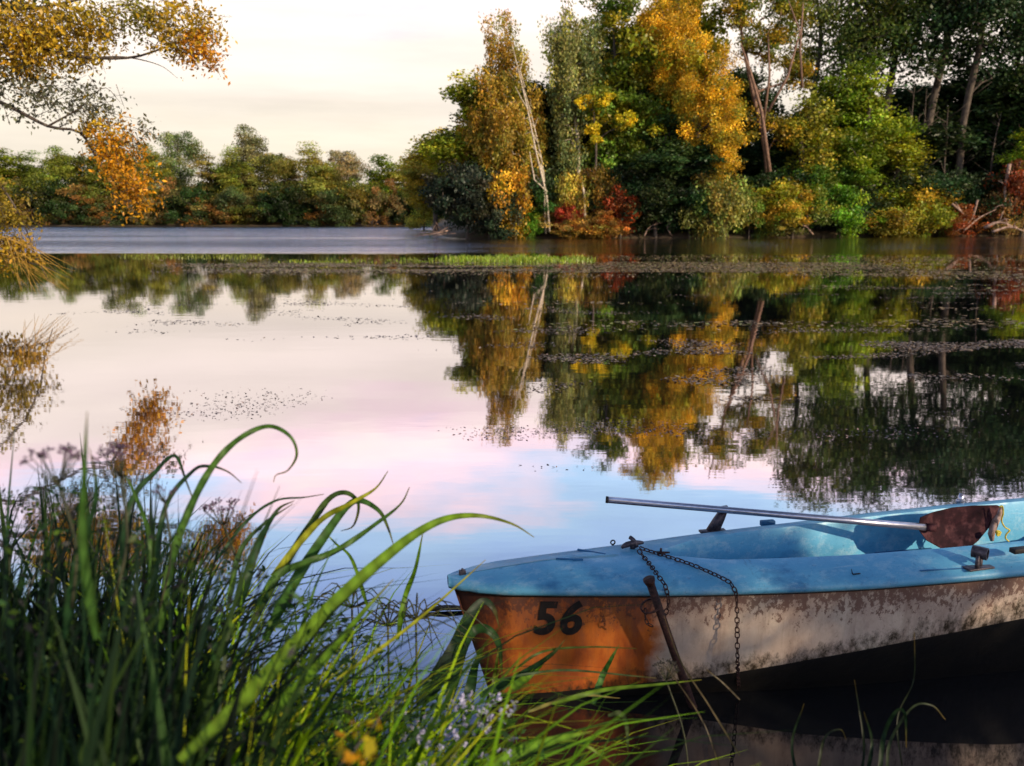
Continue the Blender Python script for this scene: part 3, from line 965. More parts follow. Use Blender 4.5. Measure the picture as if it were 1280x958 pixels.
# ------------------------------------------------------------------ overhanging tree on the left
def left_tree():
    D = 24.0
    base = Vector((-17.5, D, bank_z(-17.5, D)))
    rel = lambda px, py, dy=0: tuple(on_y(px, py, D + dy) - base)
    k = D / FPX
    OR, GO, GG, YG = (0.50, 0.235, 0.015), (0.42, 0.27, 0.02), (0.10, 0.10, 0.055), (0.26, 0.22, 0.03)
    root = empty('overhanging_tree', base)
    tag(root, 'autumn tree outside the left edge reaching golden and orange boughs over the water', 'tree')
    m = MB()
    m.tube([(0, 0, -.4), (.3, 0, 2), (.6, 0, 4.5), (1.0, 0, 7.5), (1.2, 0, 10)], [.36, .3, .25, .18, .08], 10)
    limbs = [([(.5, 0, 3.6), rel(-60, 112), rel(0, 128), rel(60, 158), rel(100, 166), rel(125, 205), rel(150, 235)], .10),
             ([(.6, 0, 4.6), rel(-60, 60), rel(40, 62), rel(110, 72), rel(165, 72), rel(205, 60), rel(250, 45)], .10),
             ([rel(120, 72), rel(160, 72), rel(200, 82), rel(222, 98)], .03),
             ([rel(60, 158), rel(100, 135), rel(130, 110), rel(150, 128)], .03),
             ([rel(100, 166), rel(130, 160), rel(160, 150)], .025),
             ([(.8, 0, 5.4), rel(-40, 20), rel(60, 8), rel(150, -10), rel(220, 5)], .08),
             ([(.4, 0, 2.6), rel(-60, 190), rel(-10, 220), rel(25, 270), rel(45, 320), rel(60, 350)], .06),
             ([(.4, 0, 2.6), rel(-60, 230), rel(-20, 270), rel(20, 320), rel(60, 335), rel(92, 350)], .04)]
    for P, r in limbs:
        Q = spline(P, 4 * len(P))
        m.tube(Q, [r * (1 - .85 * i / (len(Q) - 1)) for i in range(len(Q))], 6)
    m.build('trunk', M_BARK, root)
    # leafy twigs: (px, py, rx, ry, count of sprays, colour)
    groups = [(60, 45, 80, 38, 300, GO), (20, 70, 50, 34, 130, (0.44, .26, .015)), (225, 38, 48, 32, 120, GO), (250, 62, 26, 24, 50, (0.56, .25, .02)), (175, 18, 34, 24, 50, YG),
              (60, 120, 80, 36, 120, GG), (120, 140, 40, 32, 34, GG), (140, 185, 38, 34, 75, OR), (160, 232, 30, 32, 75, OR), (120, 160, 24, 24, 26, GO),
              (180, 175, 26, 24, 12, GG), (100, 20, 60, 24, 70, (.36, .26, .02)), (-20, 90, 60, 50, 60, GG), (5, 265, 40, 40, 70, (.24, .17, .02)), (20, 312, 34, 16, 30, (.36, .22, .02)), (-10, 320, 40, 24, 40, (.36, .22, .02)),
              (-30, 250, 40, 60, 60, (.25, .18, .02)), (20, 5, 60, 14, 40, (.03, .045, .015)), (-10, 20, 40, 40, 60, GO)]
    rng = np.random.default_rng(5)
    X, T, TW = [], [], MB()
    for (px, py, rx, ry, n, c) in groups:
        cc = np.array(rel(px, py))
        for s in range(n):
            d = rng.normal(size=3); d /= np.linalg.norm(d); d *= rng.uniform(0, 1) ** .5
            p = cc + d * np.array([rx * k, rx * k * .9, ry * k])
            dr = np.array([rng.uniform(-.2, 1), rng.normal() * .5, rng.uniform(-.8, .4)]); dr /= np.linalg.norm(dr)
            L = rng.uniform(.3, .62)
            if s % 2 == 0:
                TW.tube([Vector(p - dr * L * .7), Vector(p + dr * L)], [.010, .004], 3)
            nl = 15 if c is not GG else 9
            cl = math.exp(rng.normal(0, .22))
            for j in range(nl):
                q = p + dr * L * rng.uniform(-.4, 1) + rng.normal(size=3) * .10
                X.append(q); T.append(np.array(c) * cl * math.exp(rng.normal(0, .25)) * np.array([1 + rng.normal() * .08, 1, 1]))
    global RNG
    RNG = rng
    me = leaf_mesh('near_crown', np.array(X), 0.115, np.clip(np.array(T), 0, 1.2), 0.5, 0.25)
    o = link('crown', me, M_LEAF_NEAR, root)
    tag(TW.build('twigs', M_BARK, root), kind='stuff')
    # drooping straw coloured shoots at the water
    SH = MB()
    for i in range(30):
        a = Vector(rel(random.uniform(-30, 30), random.uniform(285, 325), random.uniform(-.8, .8)))
        b = Vector(rel(random.uniform(20, 98), random.uniform(335, 372), random.uniform(-.8, .8)))
        mid = a.lerp(b, .5) + Vector((0, 0, .16))
        SH.tube(spline([a, mid, b], 7), [.011, .010, .009, .009, .008, .006, .003], 4)
    tag(SH.build('hanging_shoots', M_STRAW, root), kind='stuff')


M_STRAW = rough_mat('straw', (0.26, 0.15, 0.02), (0.46, 0.27, 0.05), 5, bump=0.2, dist=0.004)
left_tree()

# trees standing on our own bank behind and to the right of the viewer: they shade the boat
plant_tree('bank_tree', broad(51, h=8.4, w=2.1, n=60, per=70, leaf=.15, base=.22, rc=.62, shell=.7), (11.6, -4.4, .4), 0.4, 1, OLIVE, 'tree on the near bank behind the viewer, to the right', 'tree')
plant_tree('bank_tree', broad(52, h=8.0, w=1.15, n=60, per=90, leaf=.15, base=.10, rc=.6, shell=.6), (8.1, -7.6, .4), 1.9, 1, GREEN, 'tree on the near bank straight behind the viewer', 'tree')

# ------------------------------------------------------------------ weed bar and floating weed
M_MARSH = foliage_mat('marsh_blade', transl=0.3, gloss=0.03, use_obj=False)


def blades_np(name, base, length, width, lean, tint, mat, segs=4, curl=1.0, parent=None):
    """many grass blades as ribbons; lean = (n,2) horizontal direction*amount"""
    n = len(base)
    t = np.linspace(0, 1, segs + 1)
    az = np.arctan2(lean[:, 1], lean[:, 0]) + np.pi / 2 + RNG.normal(0, .7, n)
    side = np.stack([np.cos(az), np.sin(az), np.zeros(n)], 1)
    V = np.zeros((n, segs + 1, 2, 3))
    for i, u in enumerate(t):
        h = length * (u - 0.30 * curl * u ** 2 * np.minimum(1.6, np.linalg.norm(lean, axis=1)) * 1.6 * u)
        xy = lean * (length * (u ** 1.9))[:, None] * 0.85
        c = base + np.concatenate([xy, h[:, None]], 1)
        w = width * (1 - u ** 2.2) * 0.5 + width * 0.02
        V[:, i, 0] = c - side * w[:, None]
        V[:, i, 1] = c + side * w[:, None]
    V = V.reshape(-1, 3)
    b = np.arange(n)[:, None] * (segs + 1) * 2
    i = np.arange(segs)[None, :] * 2
    q = b + i
    Fc = np.stack([q, q + 1, q + 3, q + 2], -1).reshape(-1, 4)
    T = np.repeat(tint, (segs + 1) * 2, axis=0)
    me = mesh_np(name, V, Fc, T, smooth=True)
    return link(name, me, mat, parent)


def zone_pts(n, pxr, pyr, z=0.0, dens=None):
    out = []
    tries = 0
    while len(out) < n and tries < n * 60:
        tries += 1
        px = RNG.uniform(*pxr); py = RNG.uniform(*pyr)
        p = on_z(px, py, z)
        if dens is None or RNG.uniform() < dens(px, py, p): out.append((p.x, p.y, p.z))
    return np.array(out)


RNG = np.random.default_rng(77)


# grass on the bar
def bar_d(px, py, p):
    k = .5 + noise.noise((px * .05, py * .5, 3.0))
    if px > 500: return max(.05, min(1, (px - 540) / 110)) * max(0, 1 - (px - 690) / 60) * k
    return max(0, .12 + 0.8 * noise.noise((px * .02, py * .3, 0))) * k if py > 324 else 0


gb = zone_pts(4200, (330, 745), (322.5, 329), 0.0, bar_d)
n = len(gb)
hgt = RNG.uniform(.08, .36, n) * (0.5 + 0.6 * (gb[:, 0] > -4.5)) * np.array([.6 + .9 * abs(noise.noise((float(x) * .9, 0, 0))) for x in gb[:, 0]])
tint = np.array((0.20, 0.27, 0.02)) * np.exp(RNG.normal(0, .3, n))[:, None] * (1 + RNG.normal(0, .12, (n, 3)))
o = blades_np('marsh_grass', gb, hgt, RNG.uniform(.02, .045, n), RNG.normal(0, .3, (n, 2)), np.clip(tint, 0, 1), M_MARSH, 3)
tag(o, 'bright green grass growing on the weed bar in the middle of the lake', 'grass', kind='stuff')
gb = zone_pts(700, (150, 330), (318, 324), 0.0)
n = len(gb)
tint = np.array((0.16, 0.19, 0.02)) * np.exp(RNG.normal(0, .3, n))[:, None] * np.ones((n, 3))
o = blades_np('water_grass', gb, RNG.uniform(.05, .16, n), RNG.uniform(.02, .05, n), RNG.normal(0, .3, (n, 2)), tint, M_MARSH, 2)
tag(o, 'low sparse green water plants left of the weed bar', 'water plants', kind='stuff')


def flakes(name, P, size, tint, mat, lift=0.006, tiltdeg=6, thick=True, aspect=0.55):
    n = len(P)
    a = RNG.uniform(0, 2 * np.pi, n)
    d = np.stack([np.cos(a), np.sin(a), RNG.normal(0, R(tiltdeg), n)], 1)
    s = np.stack([-np.sin(a), np.cos(a), RNG.normal(0, R(tiltdeg), n)], 1)
    L = (size * RNG.uniform(.4, 1.5, n))[:, None]
    w = L * aspect
    c = P + np.array((0, 0, 1)) * (lift + np.abs(RNG.normal(0, lift, n)))[:, None]
    V = np.stack([c - d * L, c - s * w * .8 + d * L * .2, c + d * L, c + s * w - d * L * .15], 1)
    Fc = np.arange(4 * n).reshape(n, 4)
    me = mesh_np(name, V.reshape(-1, 3), Fc, np.repeat(tint, 4, axis=0))
    return link(name, me, mat)


M_WEED = foliage_mat('weed', transl=0.05, gloss=0.10, use_obj=False)


def mat_d(px, py, p):
    nz = noise.noise((p.x * .05, p.y * .35, 1.0)) + .5 * noise.noise((p.x * .22, p.y * .9, 5.0))
    if px < 760:
        band = math.exp(-((py - 334) / 5.5) ** 2) * min(1, max(.0, (px - 180) / 200)) * 1.6
    elif px < 1000:
        band = math.exp(-((py - 331) / 7) ** 2) * 1.2
    else:
        band = math.exp(-((py - 330 - (px - 1000) * .03) / 14) ** 2) * .7
    far = .22 * sstep(560, 800, px) * sstep(420, 345, py)
    return max(0, band * (.55 + 1.7 * nz) + far * max(0, nz - .12) * 2)


mp_ = zone_pts(36000, (150, 1290), (319, 420), 0.0, mat_d)
n = len(mp_)
tint = np.array((0.19, 0.125, 0.05)) * np.exp(RNG.normal(0, .35, n))[:, None] * np.ones((n, 3))
gsel = RNG.uniform(size=n) < .12
tint[gsel] = np.array((0.22, 0.22, 0.03))
o = flakes('floating_weed_mat', mp_, 0.07, tint, M_WEED, 0.008, 5)
tag(o, 'brown matted weed floating in long bands across the middle of the lake', 'water weed', kind='stuff')


def speck_d(px, py, p):
    a = noise.noise((p.x * .45, p.y * .9, 9.0))
    b = noise.noise((p.x * .10, p.y * .16, 2.0))
    return max(0, (a - .12) * 2.2) * max(0, (b + .25)) * 1.4


sp = zone_pts(9000, (60, 1290), (346, 500), 0, lambda a, b, p: 0 if (a < 560 and b > 462) else speck_d(a, b, p) * (.45 + 1.1 * sstep(480, 700, a)))
sp2 = zone_pts(1500, (200, 1290), (470, 640), 0, lambda a, b, p: 0 if (a < 520 and b > 540) else speck_d(a, b, p))
n = len(sp)
tint = np.array((0.035, 0.025, 0.03)) * np.exp(RNG.normal(0, .4, n))[:, None] * np.ones((n, 3))
tint[sp[:, 0] > (560 - 640) / FPX * sp[:, 1]] *= np.array((3.4, 3.0, 1.3))
tint[RNG.uniform(size=n) < .15] = np.array((0.26, 0.20, 0.12))
o = flakes('drifting_weed', sp, 0.034, tint, M_WEED, 0.004, 8)
tag(o, 'dark flecks of weed drifting on the calm middle water', 'water weed', kind='stuff')
n = len(sp2)
tint = np.array((0.05, 0.03, 0.03)) * np.exp(RNG.normal(0, .4, n))[:, None] * np.ones((n, 3))
tint[RNG.uniform(size=n) < .2] = np.array((0.30, 0.20, 0.16))
o = flakes('drifting_weed', sp2, 0.017, tint, M_WEED, 0.003, 10)
tag(o, 'small weed flecks drifting on the water beyond the boat', 'water weed', kind='stuff')


# ------------------------------------------------------------------ the boat
K = EYE / 1.9
TH = R(10)
BOW = Vector((-0.24 * K, 3.15 * K, 0))
BX = Vector((math.cos(TH), math.sin(TH), 0))
BN = Vector((-math.sin(TH), math.cos(TH), 0))
S_ = [0, .03, .1, .2, .4, .7, 1.0, 1.3, 1.6, 2.0, 2.4, 2.8, 3.2, 3.3]
HB_ = [.018, .045, .090, .126, .164, .214, .262, .302, .330, .356, .366, .360, .34, .33]


def hb(s): return float(np.interp(s, S_, HB_)) * .975


def zsh(s): return float(np.interp(s, [0, .8, 1.6, 2.4, 3.3], [.512, .506, .514, .538, .565]))


def zch(s): return float(np.interp(s, [0, .4, 1.0, 1.4, 1.9, 2.3, 3.3], [.01, .035, .095, .165, .235, .285, .33]))


LIP = .038


def side(s, z):
    """half width of the topside at station s, height z"""
    zt = zsh(s) - LIP
    zb = zch(s)
    u = (zt - z) / (zt - zb)
    top, bot = hb(s) - .026, hb(s) * (.62 + .25 * sstep(0, 1.6, s))
    return top + (bot - top) * (u ** 1.5) if u > 0 else top


def rake(s, z): return s + .15 * (1 - max(-.1, z) / .5) * math.exp(-s / .28)


def bpt(s, n, z): return Vector((s * K, n * K, z * K))


boat = empty('rowing_boat', BOW, TH)
tag(boat, 'small blue-decked rowing boat with a rusty orange bow numbered 56 moored at the bank', 'boat')
STN = sorted(set([0, .015, .03, .06] + [round(x, 3) for x in np.linspace(.1, 3.3, 66)]))


def hull_mat():
    m, t, L = material('hull_paint')
    out = nd(t, 'ShaderNodeOutputMaterial')
    b = nd(t, 'ShaderNodeBsdfPrincipled', i_Roughness=0.6)
    b.inputs['Specular IOR Level'].default_value = 0.25
    tc = nd(t, 'ShaderNodeTexCoord')
    sep = nd(t, 'ShaderNodeSeparateXYZ'); L.new(tc.outputs['Object'], sep.inputs[0])
    def noi(sc, st=(1, 1, 1), det=6.0, ro=.65):
        mp = nd(t, 'ShaderNodeMapping'); mp.inputs['Scale'].default_value = st
        L.new(tc.outputs['Object'], mp.inputs[0])
        q = nd(t, 'ShaderNodeTexNoise', i_Scale=sc, i_Detail=det, i_Roughness=ro); L.new(mp.outputs[0], q.inputs[0])
        return q.outputs[0]
    def mix(f, a, c, mode='MIX'):
        q = nd(t, 'ShaderNodeMix', data_type='RGBA', blend_type=mode)
        for sock, v in ((0, f), (6, a), (7, c)):
            if isinstance(v, (int, float)): q.inputs[sock].default_value = v
            elif isinstance(v, tuple): q.inputs[sock].default_value = (*v, 1)
            else: L.new(v, q.inputs[sock])
        return q.outputs[2]
    def math_(op, a, c, cl=False):
        q = nd(t, 'ShaderNodeMath', operation=op, use_clamp=cl)
        for i, v in enumerate((a, c)):
            if isinstance(v, (int, float)): q.inputs[i].default_value = v
            else: L.new(v, q.inputs[i])
        return q.outputs[0]
    orange = ramp(t, noi(6, (1, 1, .35), 9, .7), [(.30, (.16, .035, .012)), (.45, (.38, .085, .015)), (.58, (.50, .135, .02)), (.70, (.30, .08, .025))])
    white = ramp(t, noi(3.2, (1, 1, .8)), [(.28, (.42, .30, .23)), (.48, (.58, .44, .34)), (.68, (.68, .56, .43))])
    # boundary of the two paints at about 1.05 m aft of the bow
    bd = math_('ADD', sep.outputs[0], math_('MULTIPLY', math_('SUBTRACT', noi(6), .5), .30))
    f = nd(t, 'ShaderNodeMapRange'); f.inputs['From Min'].default_value = 0.94; f.inputs['From Max'].default_value = 1.07
    L.new(bd, f.inputs[0])
    col = mix(f.outputs[0], orange, white)
    # chips and grime; extra dark under the lip paints in the overhang's shadow
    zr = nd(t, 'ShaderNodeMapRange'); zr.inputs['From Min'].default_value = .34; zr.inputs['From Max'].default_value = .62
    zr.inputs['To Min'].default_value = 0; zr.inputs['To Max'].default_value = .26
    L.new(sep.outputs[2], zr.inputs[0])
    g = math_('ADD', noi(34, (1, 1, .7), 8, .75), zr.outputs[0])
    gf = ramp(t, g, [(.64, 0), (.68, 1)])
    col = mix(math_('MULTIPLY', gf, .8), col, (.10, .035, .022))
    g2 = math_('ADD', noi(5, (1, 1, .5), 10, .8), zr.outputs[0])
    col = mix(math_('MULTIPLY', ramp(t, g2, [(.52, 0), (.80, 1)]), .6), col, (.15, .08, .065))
    # run-down streaks
    col = mix(math_('MULTIPLY', ramp(t, noi(13, (1, 1, .06), 5, .7), [(.52, 0), (.72, 1)]), .38), col, (.15, .07, .04))
    # shade of the averted bow face, painted as dark blotches round the stem
    sx = nd(t, 'ShaderNodeMapRange'); sx.inputs['From Min'].default_value = .10; sx.inputs['From Max'].default_value = .34
    sx.inputs['To Min'].default_value = .50; sx.inputs['To Max'].default_value = 0
    L.new(sep.outputs[0], sx.inputs[0])
    col = mix(math_('MULTIPLY', ramp(t, math_('ADD', noi(7, (1, 1, .5)), sx.outputs[0]), [(.62, 0), (.82, 1)]), .85), col, (.035, .012, .010))
    col = mix(math_('MULTIPLY', ramp(t, noi(2.2, (.6, .6, 14), 8, .8), [(.62, 0), (.70, 1)]), .5), col, (.10, .05, .04))
    # waterline slime
    zw = nd(t, 'ShaderNodeMapRange'); zw.inputs['From Min'].default_value = .02; zw.inputs['From Max'].default_value = .15
    zw.inputs['To Min'].default_value = .27; zw.inputs['To Max'].default_value = 0
    # height above the chine
    zc = math_('MULTIPLY', math_('SUBTRACT', sep.outputs[0], .3), .16)
    L.new(math_('SUBTRACT', sep.outputs[2], math_('MAXIMUM', zc, 0)), zw.inputs[0])
    g3 = math_('ADD', noi(14, (1, 1, .6), 10, .8), zw.outputs[0])
    col = mix(ramp(t, g3, [(.68, 0), (.86, 1)]), col, (.035, .022, .010))
    L.new(col, b.inputs['Base Color'])
    bu = nd(t, 'ShaderNodeBump', i_Strength=.35, i_Distance=.004)
    L.new(noi(40, det=5), bu.inputs['Height'])
    bu2 = nd(t, 'ShaderNodeBump', i_Strength=.5, i_Distance=.02)
    L.new(noi(2.6, det=2), bu2.inputs['Height']); L.new(bu.outputs[0], bu2.inputs['Normal'])
    L.new(bu2.outputs[0], b.inputs['Normal'])
    L.new(b.outputs[0], out.inputs[0])
    return m


def deck_mat(name, base=(.10, .33, .50), pale=(.34, .52, .60), dark=(.035, .15, .30), dirt=(.05, .055, .06)):
    m, t, L = material(name)
    out = nd(t, 'ShaderNodeOutputMaterial')
    b = nd(t, 'ShaderNodeBsdfPrincipled', i_Roughness=0.42)
    b.inputs['Specular IOR Level'].default_value = 0.4
    tc = nd(t, 'ShaderNodeTexCoord')
    def noi(sc, st=(1, 1, 1), det=6.0, ro=.65):
        mp = nd(t, 'ShaderNodeMapping'); mp.inputs['Scale'].default_value = st
        L.new(tc.outputs['Object'], mp.inputs[0])
        q = nd(t, 'ShaderNodeTexNoise', i_Scale=sc, i_Detail=det, i_Roughness=ro); L.new(mp.outputs[0], q.inputs[0])
        return q.outputs[0]
    c = ramp(t, noi(3.4, (.8, 1.3, 1.3)), [(.28, dark), (.44, base), (.60, base), (.76, pale)])
    def mixf(f, a, col, k):
        q = nd(t, 'ShaderNodeMix', data_type='RGBA')
        mm = nd(t, 'ShaderNodeMath', operation='MULTIPLY'); mm.inputs[1].default_value = k
        L.new(f, mm.inputs[0]); L.new(mm.outputs[0], q.inputs[0]); L.new(a, q.inputs[6]); q.inputs[7].default_value = (*col, 1)
        return q.outputs[2]
    c = mixf(ramp(t, noi(22, (1, 1, 1), 8, .75), [(.58, 0), (.70, 1)]), c, dark, .75)
    c = mixf(ramp(t, noi(60, (.35, 1.4, 1), 7, .8), [(.62, 0), (.72, 1)]), c, dirt, .7)
    c = mixf(ramp(t, noi(7, (.6, 1, 1), 7, .7), [(.60, 0), (.74, 1)]), c, pale, .5)
    c = mixf(ramp(t, noi(11, (.8, 1.3, 1), 10, .82), [(.50, 0), (.66, 1)]), c, (.40, .56, .62), .55)
    c = mixf(ramp(t, noi(2.6, (.7, 1.2, 1), 9, .8), [(.54, 0), (.66, 1)]), c, (.055, .20, .36), .55)
    c = mixf(ramp(t, noi(3.0, (.5, 9, 9), 9, .75), [(.61, 0), (.68, 1)]), c, (.42, .55, .60), .45)
    c = mixf(ramp(t, noi(150, (1, 1, 1), 3, .6), [(.66, 0), (.72, 1)]), c, (.03, .05, .08), .8)
    c = mixf(ramp(t, noi(5, (1.6, .3, 1), 8, .8), [(.63, 0), (.70, 1)]), c, (.05, .10, .14), .6)
    L.new(c, b.inputs['Base Color'])
    L.new(ramp(t, noi(9), [(.3, .32), (.7, .62)]), b.inputs['Roughness'])
    bu = nd(t, 'ShaderNodeBump', i_Strength=.3, i_Distance=.003)
    L.new(noi(55, det=5), bu.inputs['Height']); L.new(bu.outputs[0], b.inputs['Normal'])
    L.new(b.outputs[0], out.inputs[0])
    return m


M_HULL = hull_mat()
M_BOTTOM = rough_mat('hull_bottom', (.003, .003, .003), (.009, .007, .005), 6, rough=.6, bump=.5, dist=.006)
M_DECK = deck_mat('deck_paint')
M_LINER = deck_mat('liner_paint', (.09, .34, .52), (.33, .54, .62), (.04, .19, .38))


def loft(rows):
    n = len(rows[0])
    V = [p for r in rows for p in r]
    Fc = [(i * n + j, i * n + j + 1, (i + 1) * n + j + 1, (i + 1) * n + j) for i in range(len(rows) - 1) for j in range(n - 1)]
    return V, Fc


# topsides + bottom
rows = []
for s in STN:
    zt = zsh(s) - LIP + .012
    zb = zch(s)
    half = [(side(s, zt + (zb - zt) * u), zt + (zb - zt) * u) for u in (0, .14, .3, .46, .62, .78, .9, 1)]
    c = half[-1][0]
    half += [(c * .93, zb - .035), (c * .72, min(-.02, zb - .1)), (c * .35, -.07), (.0, -.10)]
    full = [(-a, z) for a, z in half] + [(a, z) for a, z in half[::-1][1:]]
    rows.append([bpt(rake(s, z), a, z) for a, z in full])
V, Fc = loft(rows)
n = len(rows[0])
me = mesh_py('hull', V, Fc + [tuple((len(rows) - 1) * n + j for j in range(n)), tuple(range(n))[::-1]])
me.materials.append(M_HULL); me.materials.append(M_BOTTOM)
for p in me.polygons[:(len(rows) - 1) * (n - 1)]:
    j = p.index % (n - 1)
    if 7 <= j <= n - 2 - 7: p.material_index = 1
o = link('hull', me, None, boat)


# deck
def ib(s): return max(0.0, hb(s) - .145) * sstep(.72, 1.12, s) if s > .72 else 0.0


DK = .045


def deck_z(s, a):
    h = hb(s)
    u = min(1, max(0, (h - a) / .15))
    return zsh(s) + DK * (1 - (1 - u) ** 1.7) * min(1, .25 + s / .5)


def open_(s): return sstep(.74, 1.0, s) * (1 - sstep(3.02, 3.1, s))


rows_d, rows_l = [], []
DST = sorted(set([round(x, 4) for x in np.linspace(.0, .1, 9)] + [round(x, 4) for x in np.linspace(.1, 3.32, 110)]))
for s in DST:
    h = hb(s)
    i = ib(s) * (1 if s < 3.05 else 1 - sstep(3.0, 3.1, s))
    z0 = zsh(s)
    prof = [(h - .02, z0 - LIP), (h + .004, z0 - LIP + .001), (h + .014, z0 - LIP * .72), (h + .015, z0 - LIP * .42), (h + .009, z0 - LIP * .15), (h - .006, z0 + .004)]
    for u in (.15, .3, .45, .6, .75, .9, 1):
        a = (h - .006) + (i - (h - .006)) * u
        prof.append((max(0.0, a), max(deck_z(s, a), z0 + .004)))
    rows_d.append([bpt(s + (0 if s > .05 else -.012), -a, z) for a, z in prof] + [bpt(s + (0 if s > .05 else -.012), a, z) for a, z in prof[::-1]])
    # liner
    if .72 <= s <= 3.15:
        oz = open_(s)
        zt = prof[-1][1]
        zf = zt - (zt - .20) * oz - .001
        pr = [(i, zt), (max(0, i - .006), zt - .012 * oz), (max(0, i - .012), zt - (zt - zf) * .35), (max(0, i - .02), zt - (zt - zf) * .75), (max(0, i - .035), zf + .03 * oz), (max(0, i - .07), zf), (0, zf - .002)]
        rows_l.append([bpt(s, -a, z) for a, z in pr] + [bpt(s, a, z) for a, z in pr[::-1]])
V, Fc = loft(rows_d)
n = len(rows_d[0])
# leave out the faces over the open cockpit: the centre strip joins the two inner edges
mid = n // 2 - 1
keep = [f for q, f in enumerate(Fc) if not (q % (n - 1) == mid and .74 < DST[q // (n - 1)] < 3.08)]
me = mesh_py('deck', V, keep + [tuple(range(n)), tuple((len(rows_d) - 1) * n + j for j in range(n))[::-1]])
link('deck', me, M_DECK, boat)
V, Fc = loft(rows_l)
link('cockpit_liner', mesh_py('cockpit_liner', V, Fc), M_LINER, boat)


def to_boat(v):
    d = Vector(v) - BOW
    return Vector((d.dot(BX), d.dot(BN), d.z))


def pick(px, py, z): return to_boat(on_z(px, py, z * K))


def proj(v):
    d = Vector(v) - Vector((0, 0, EYE))
    c, sn = math.cos(PITCH), math.sin(PITCH)
    dep = d.y * c - d.z * sn
    return 640 + FPX * d.x / dep, 479 - FPX * (d.y * sn + d.z * c) / dep


def world(p): return BOW + BX * p.x + BN * p.y + Vector((0, 0, p.z))


def far_spot(px, inset):
    """point of the far side deck (boat frame) seen in picture column px"""
    best = None
    for s in np.linspace(.02, 3.2, 400):
        n = hb(s) - inset
        p = bpt(s, n, deck_z(s, n))
        e = abs(proj(world(p))[0] - px)
        if best is None or e < best[0]: best = (e, p)
    return best[1]


# dark rubber gap under the lip, thickened to stand in for overhang shadow
g = MB()
for sg in (-1, 1):
    pts = [bpt(rake(s, .46), sg * (hb(s) - .018), zsh(s) - LIP - .004) for s in np.linspace(.0, 3.28, 50)]
    g.tube(pts, .011, 6)
g.tube([bpt(rake(0, .46), a * hb(0), zsh(0) - LIP - .003) for a in (-1, 0, 1)], .0075, 6)
g.build('rub_strip', M_BLACK, boat)

# seat
z1 = .385
m = MB()
m.box(bpt(2.10, 0, z1), (.30 * K, .50 * K, .03 * K), bev=.3)
m.build('thwart', M_DARKBLUE, boat)
m = MB(); m.box(bpt(2.1, 0, .29), (.24 * K, .36 * K, .16 * K), bev=.08)
m.build('seat_box', M_DARKBLUE, boat)
m = MB(); m.box(bpt(2.95, 0, .40), (.16 * K, .46 * K, .03 * K), bev=.3)
m.build('stern_seat', M_LINER, boat)

# deck fittings
p = pick(579, 717, .52)
m = MB(); m.box(bpt(.045, .0, zsh(0) + .014), (.034, .026, .024), bev=.1); m.tube([bpt(.045, -.004, zsh(0) + .02), bpt(.045, -.004, zsh(0) + .032)], .006, 8)
m.build('bow_fitting', M_STEEL, boat)
q = far_spot(766, .03)
ey = MB(); qs = q.x / K
ey.tube([Vector((q.x, q.y, q.z - .03)), Vector((q.x, q.y, q.z + .004))], .006, 8)
ey.tube([Vector((q.x, q.y, q.z + .018)) + Vector((math.cos(w), 0, math.sin(w))) * .012 for w in np.linspace(0, 6.283, 13)], .004, 6)
ey.build('eye_bolt', M_BLACK, boat)
for (a, b, hh, wd, nm) in (((722, 686), (757, 692), .004, .012, 'trim_strip'), ((695, 699), (729, 700), .003, .010, 'trim_strip'), ((716, 700), (728, 699.5), .0, .018, 'trim_strip')):
    A, B = pick(*a, .555), pick(*b, .555)
    A.z = deck_z(A.x / K, abs(A.y / K)) * K + .003; B.z = deck_z(B.x / K, abs(B.y / K)) * K + .003
    d = (B - A).normalized()
    Mx = Matrix.Rotation(math.atan2(d.y, d.x), 3, 'Z')
    m = MB(); m.box((A + B) / 2, ((B - A).length, wd, .006 + hh), Mx); m.build(nm, M_DARKBLUE, boat)

# mooring cleat where the chains start
cl = pick(793, 686, .55)
cs, cn = cl.x / K, cl.y / K
cz = deck_z(cs, abs(cn)) * K
m = MB()
m.tube(spline([(cl.x - .075, cl.y - .012, cz + .012), (cl.x - .05, cl.y - .01, cz + .026), (cl.x, cl.y, cz + .03), (cl.x + .05, cl.y + .01, cz + .024)], 8), [.007, .013, .016, .016, .016, .014, .012, .008], 8)
m.tube([(cl.x - .01, cl.y, cz - .004), (cl.x - .01, cl.y, cz + .03)], .014, 10)
m.tube(spline([(cl.x - .02, cl.y + .02, cz + .055), (cl.x - .005, cl.y + .0, cz + .045), (cl.x + .01, cl.y - .01, cz + .01)], 6), .011, 8)
m.build('cleat', M_STEEL, boat)
c2 = pick(826, 693, .55); c2z = deck_z(c2.x / K, abs(c2.y / K)) * K
m = MB(); m.tube([(c2.x - .02, c2.y, c2z + .006), (c2.x + .045, c2.y - .008, c2z + .008)], [.010, .004], 8); m.tube([(c2.x, c2.y, c2z), (c2.x, c2.y, c2z + .03)], .006, 8)
m.build('hook', M_RUST, boat)


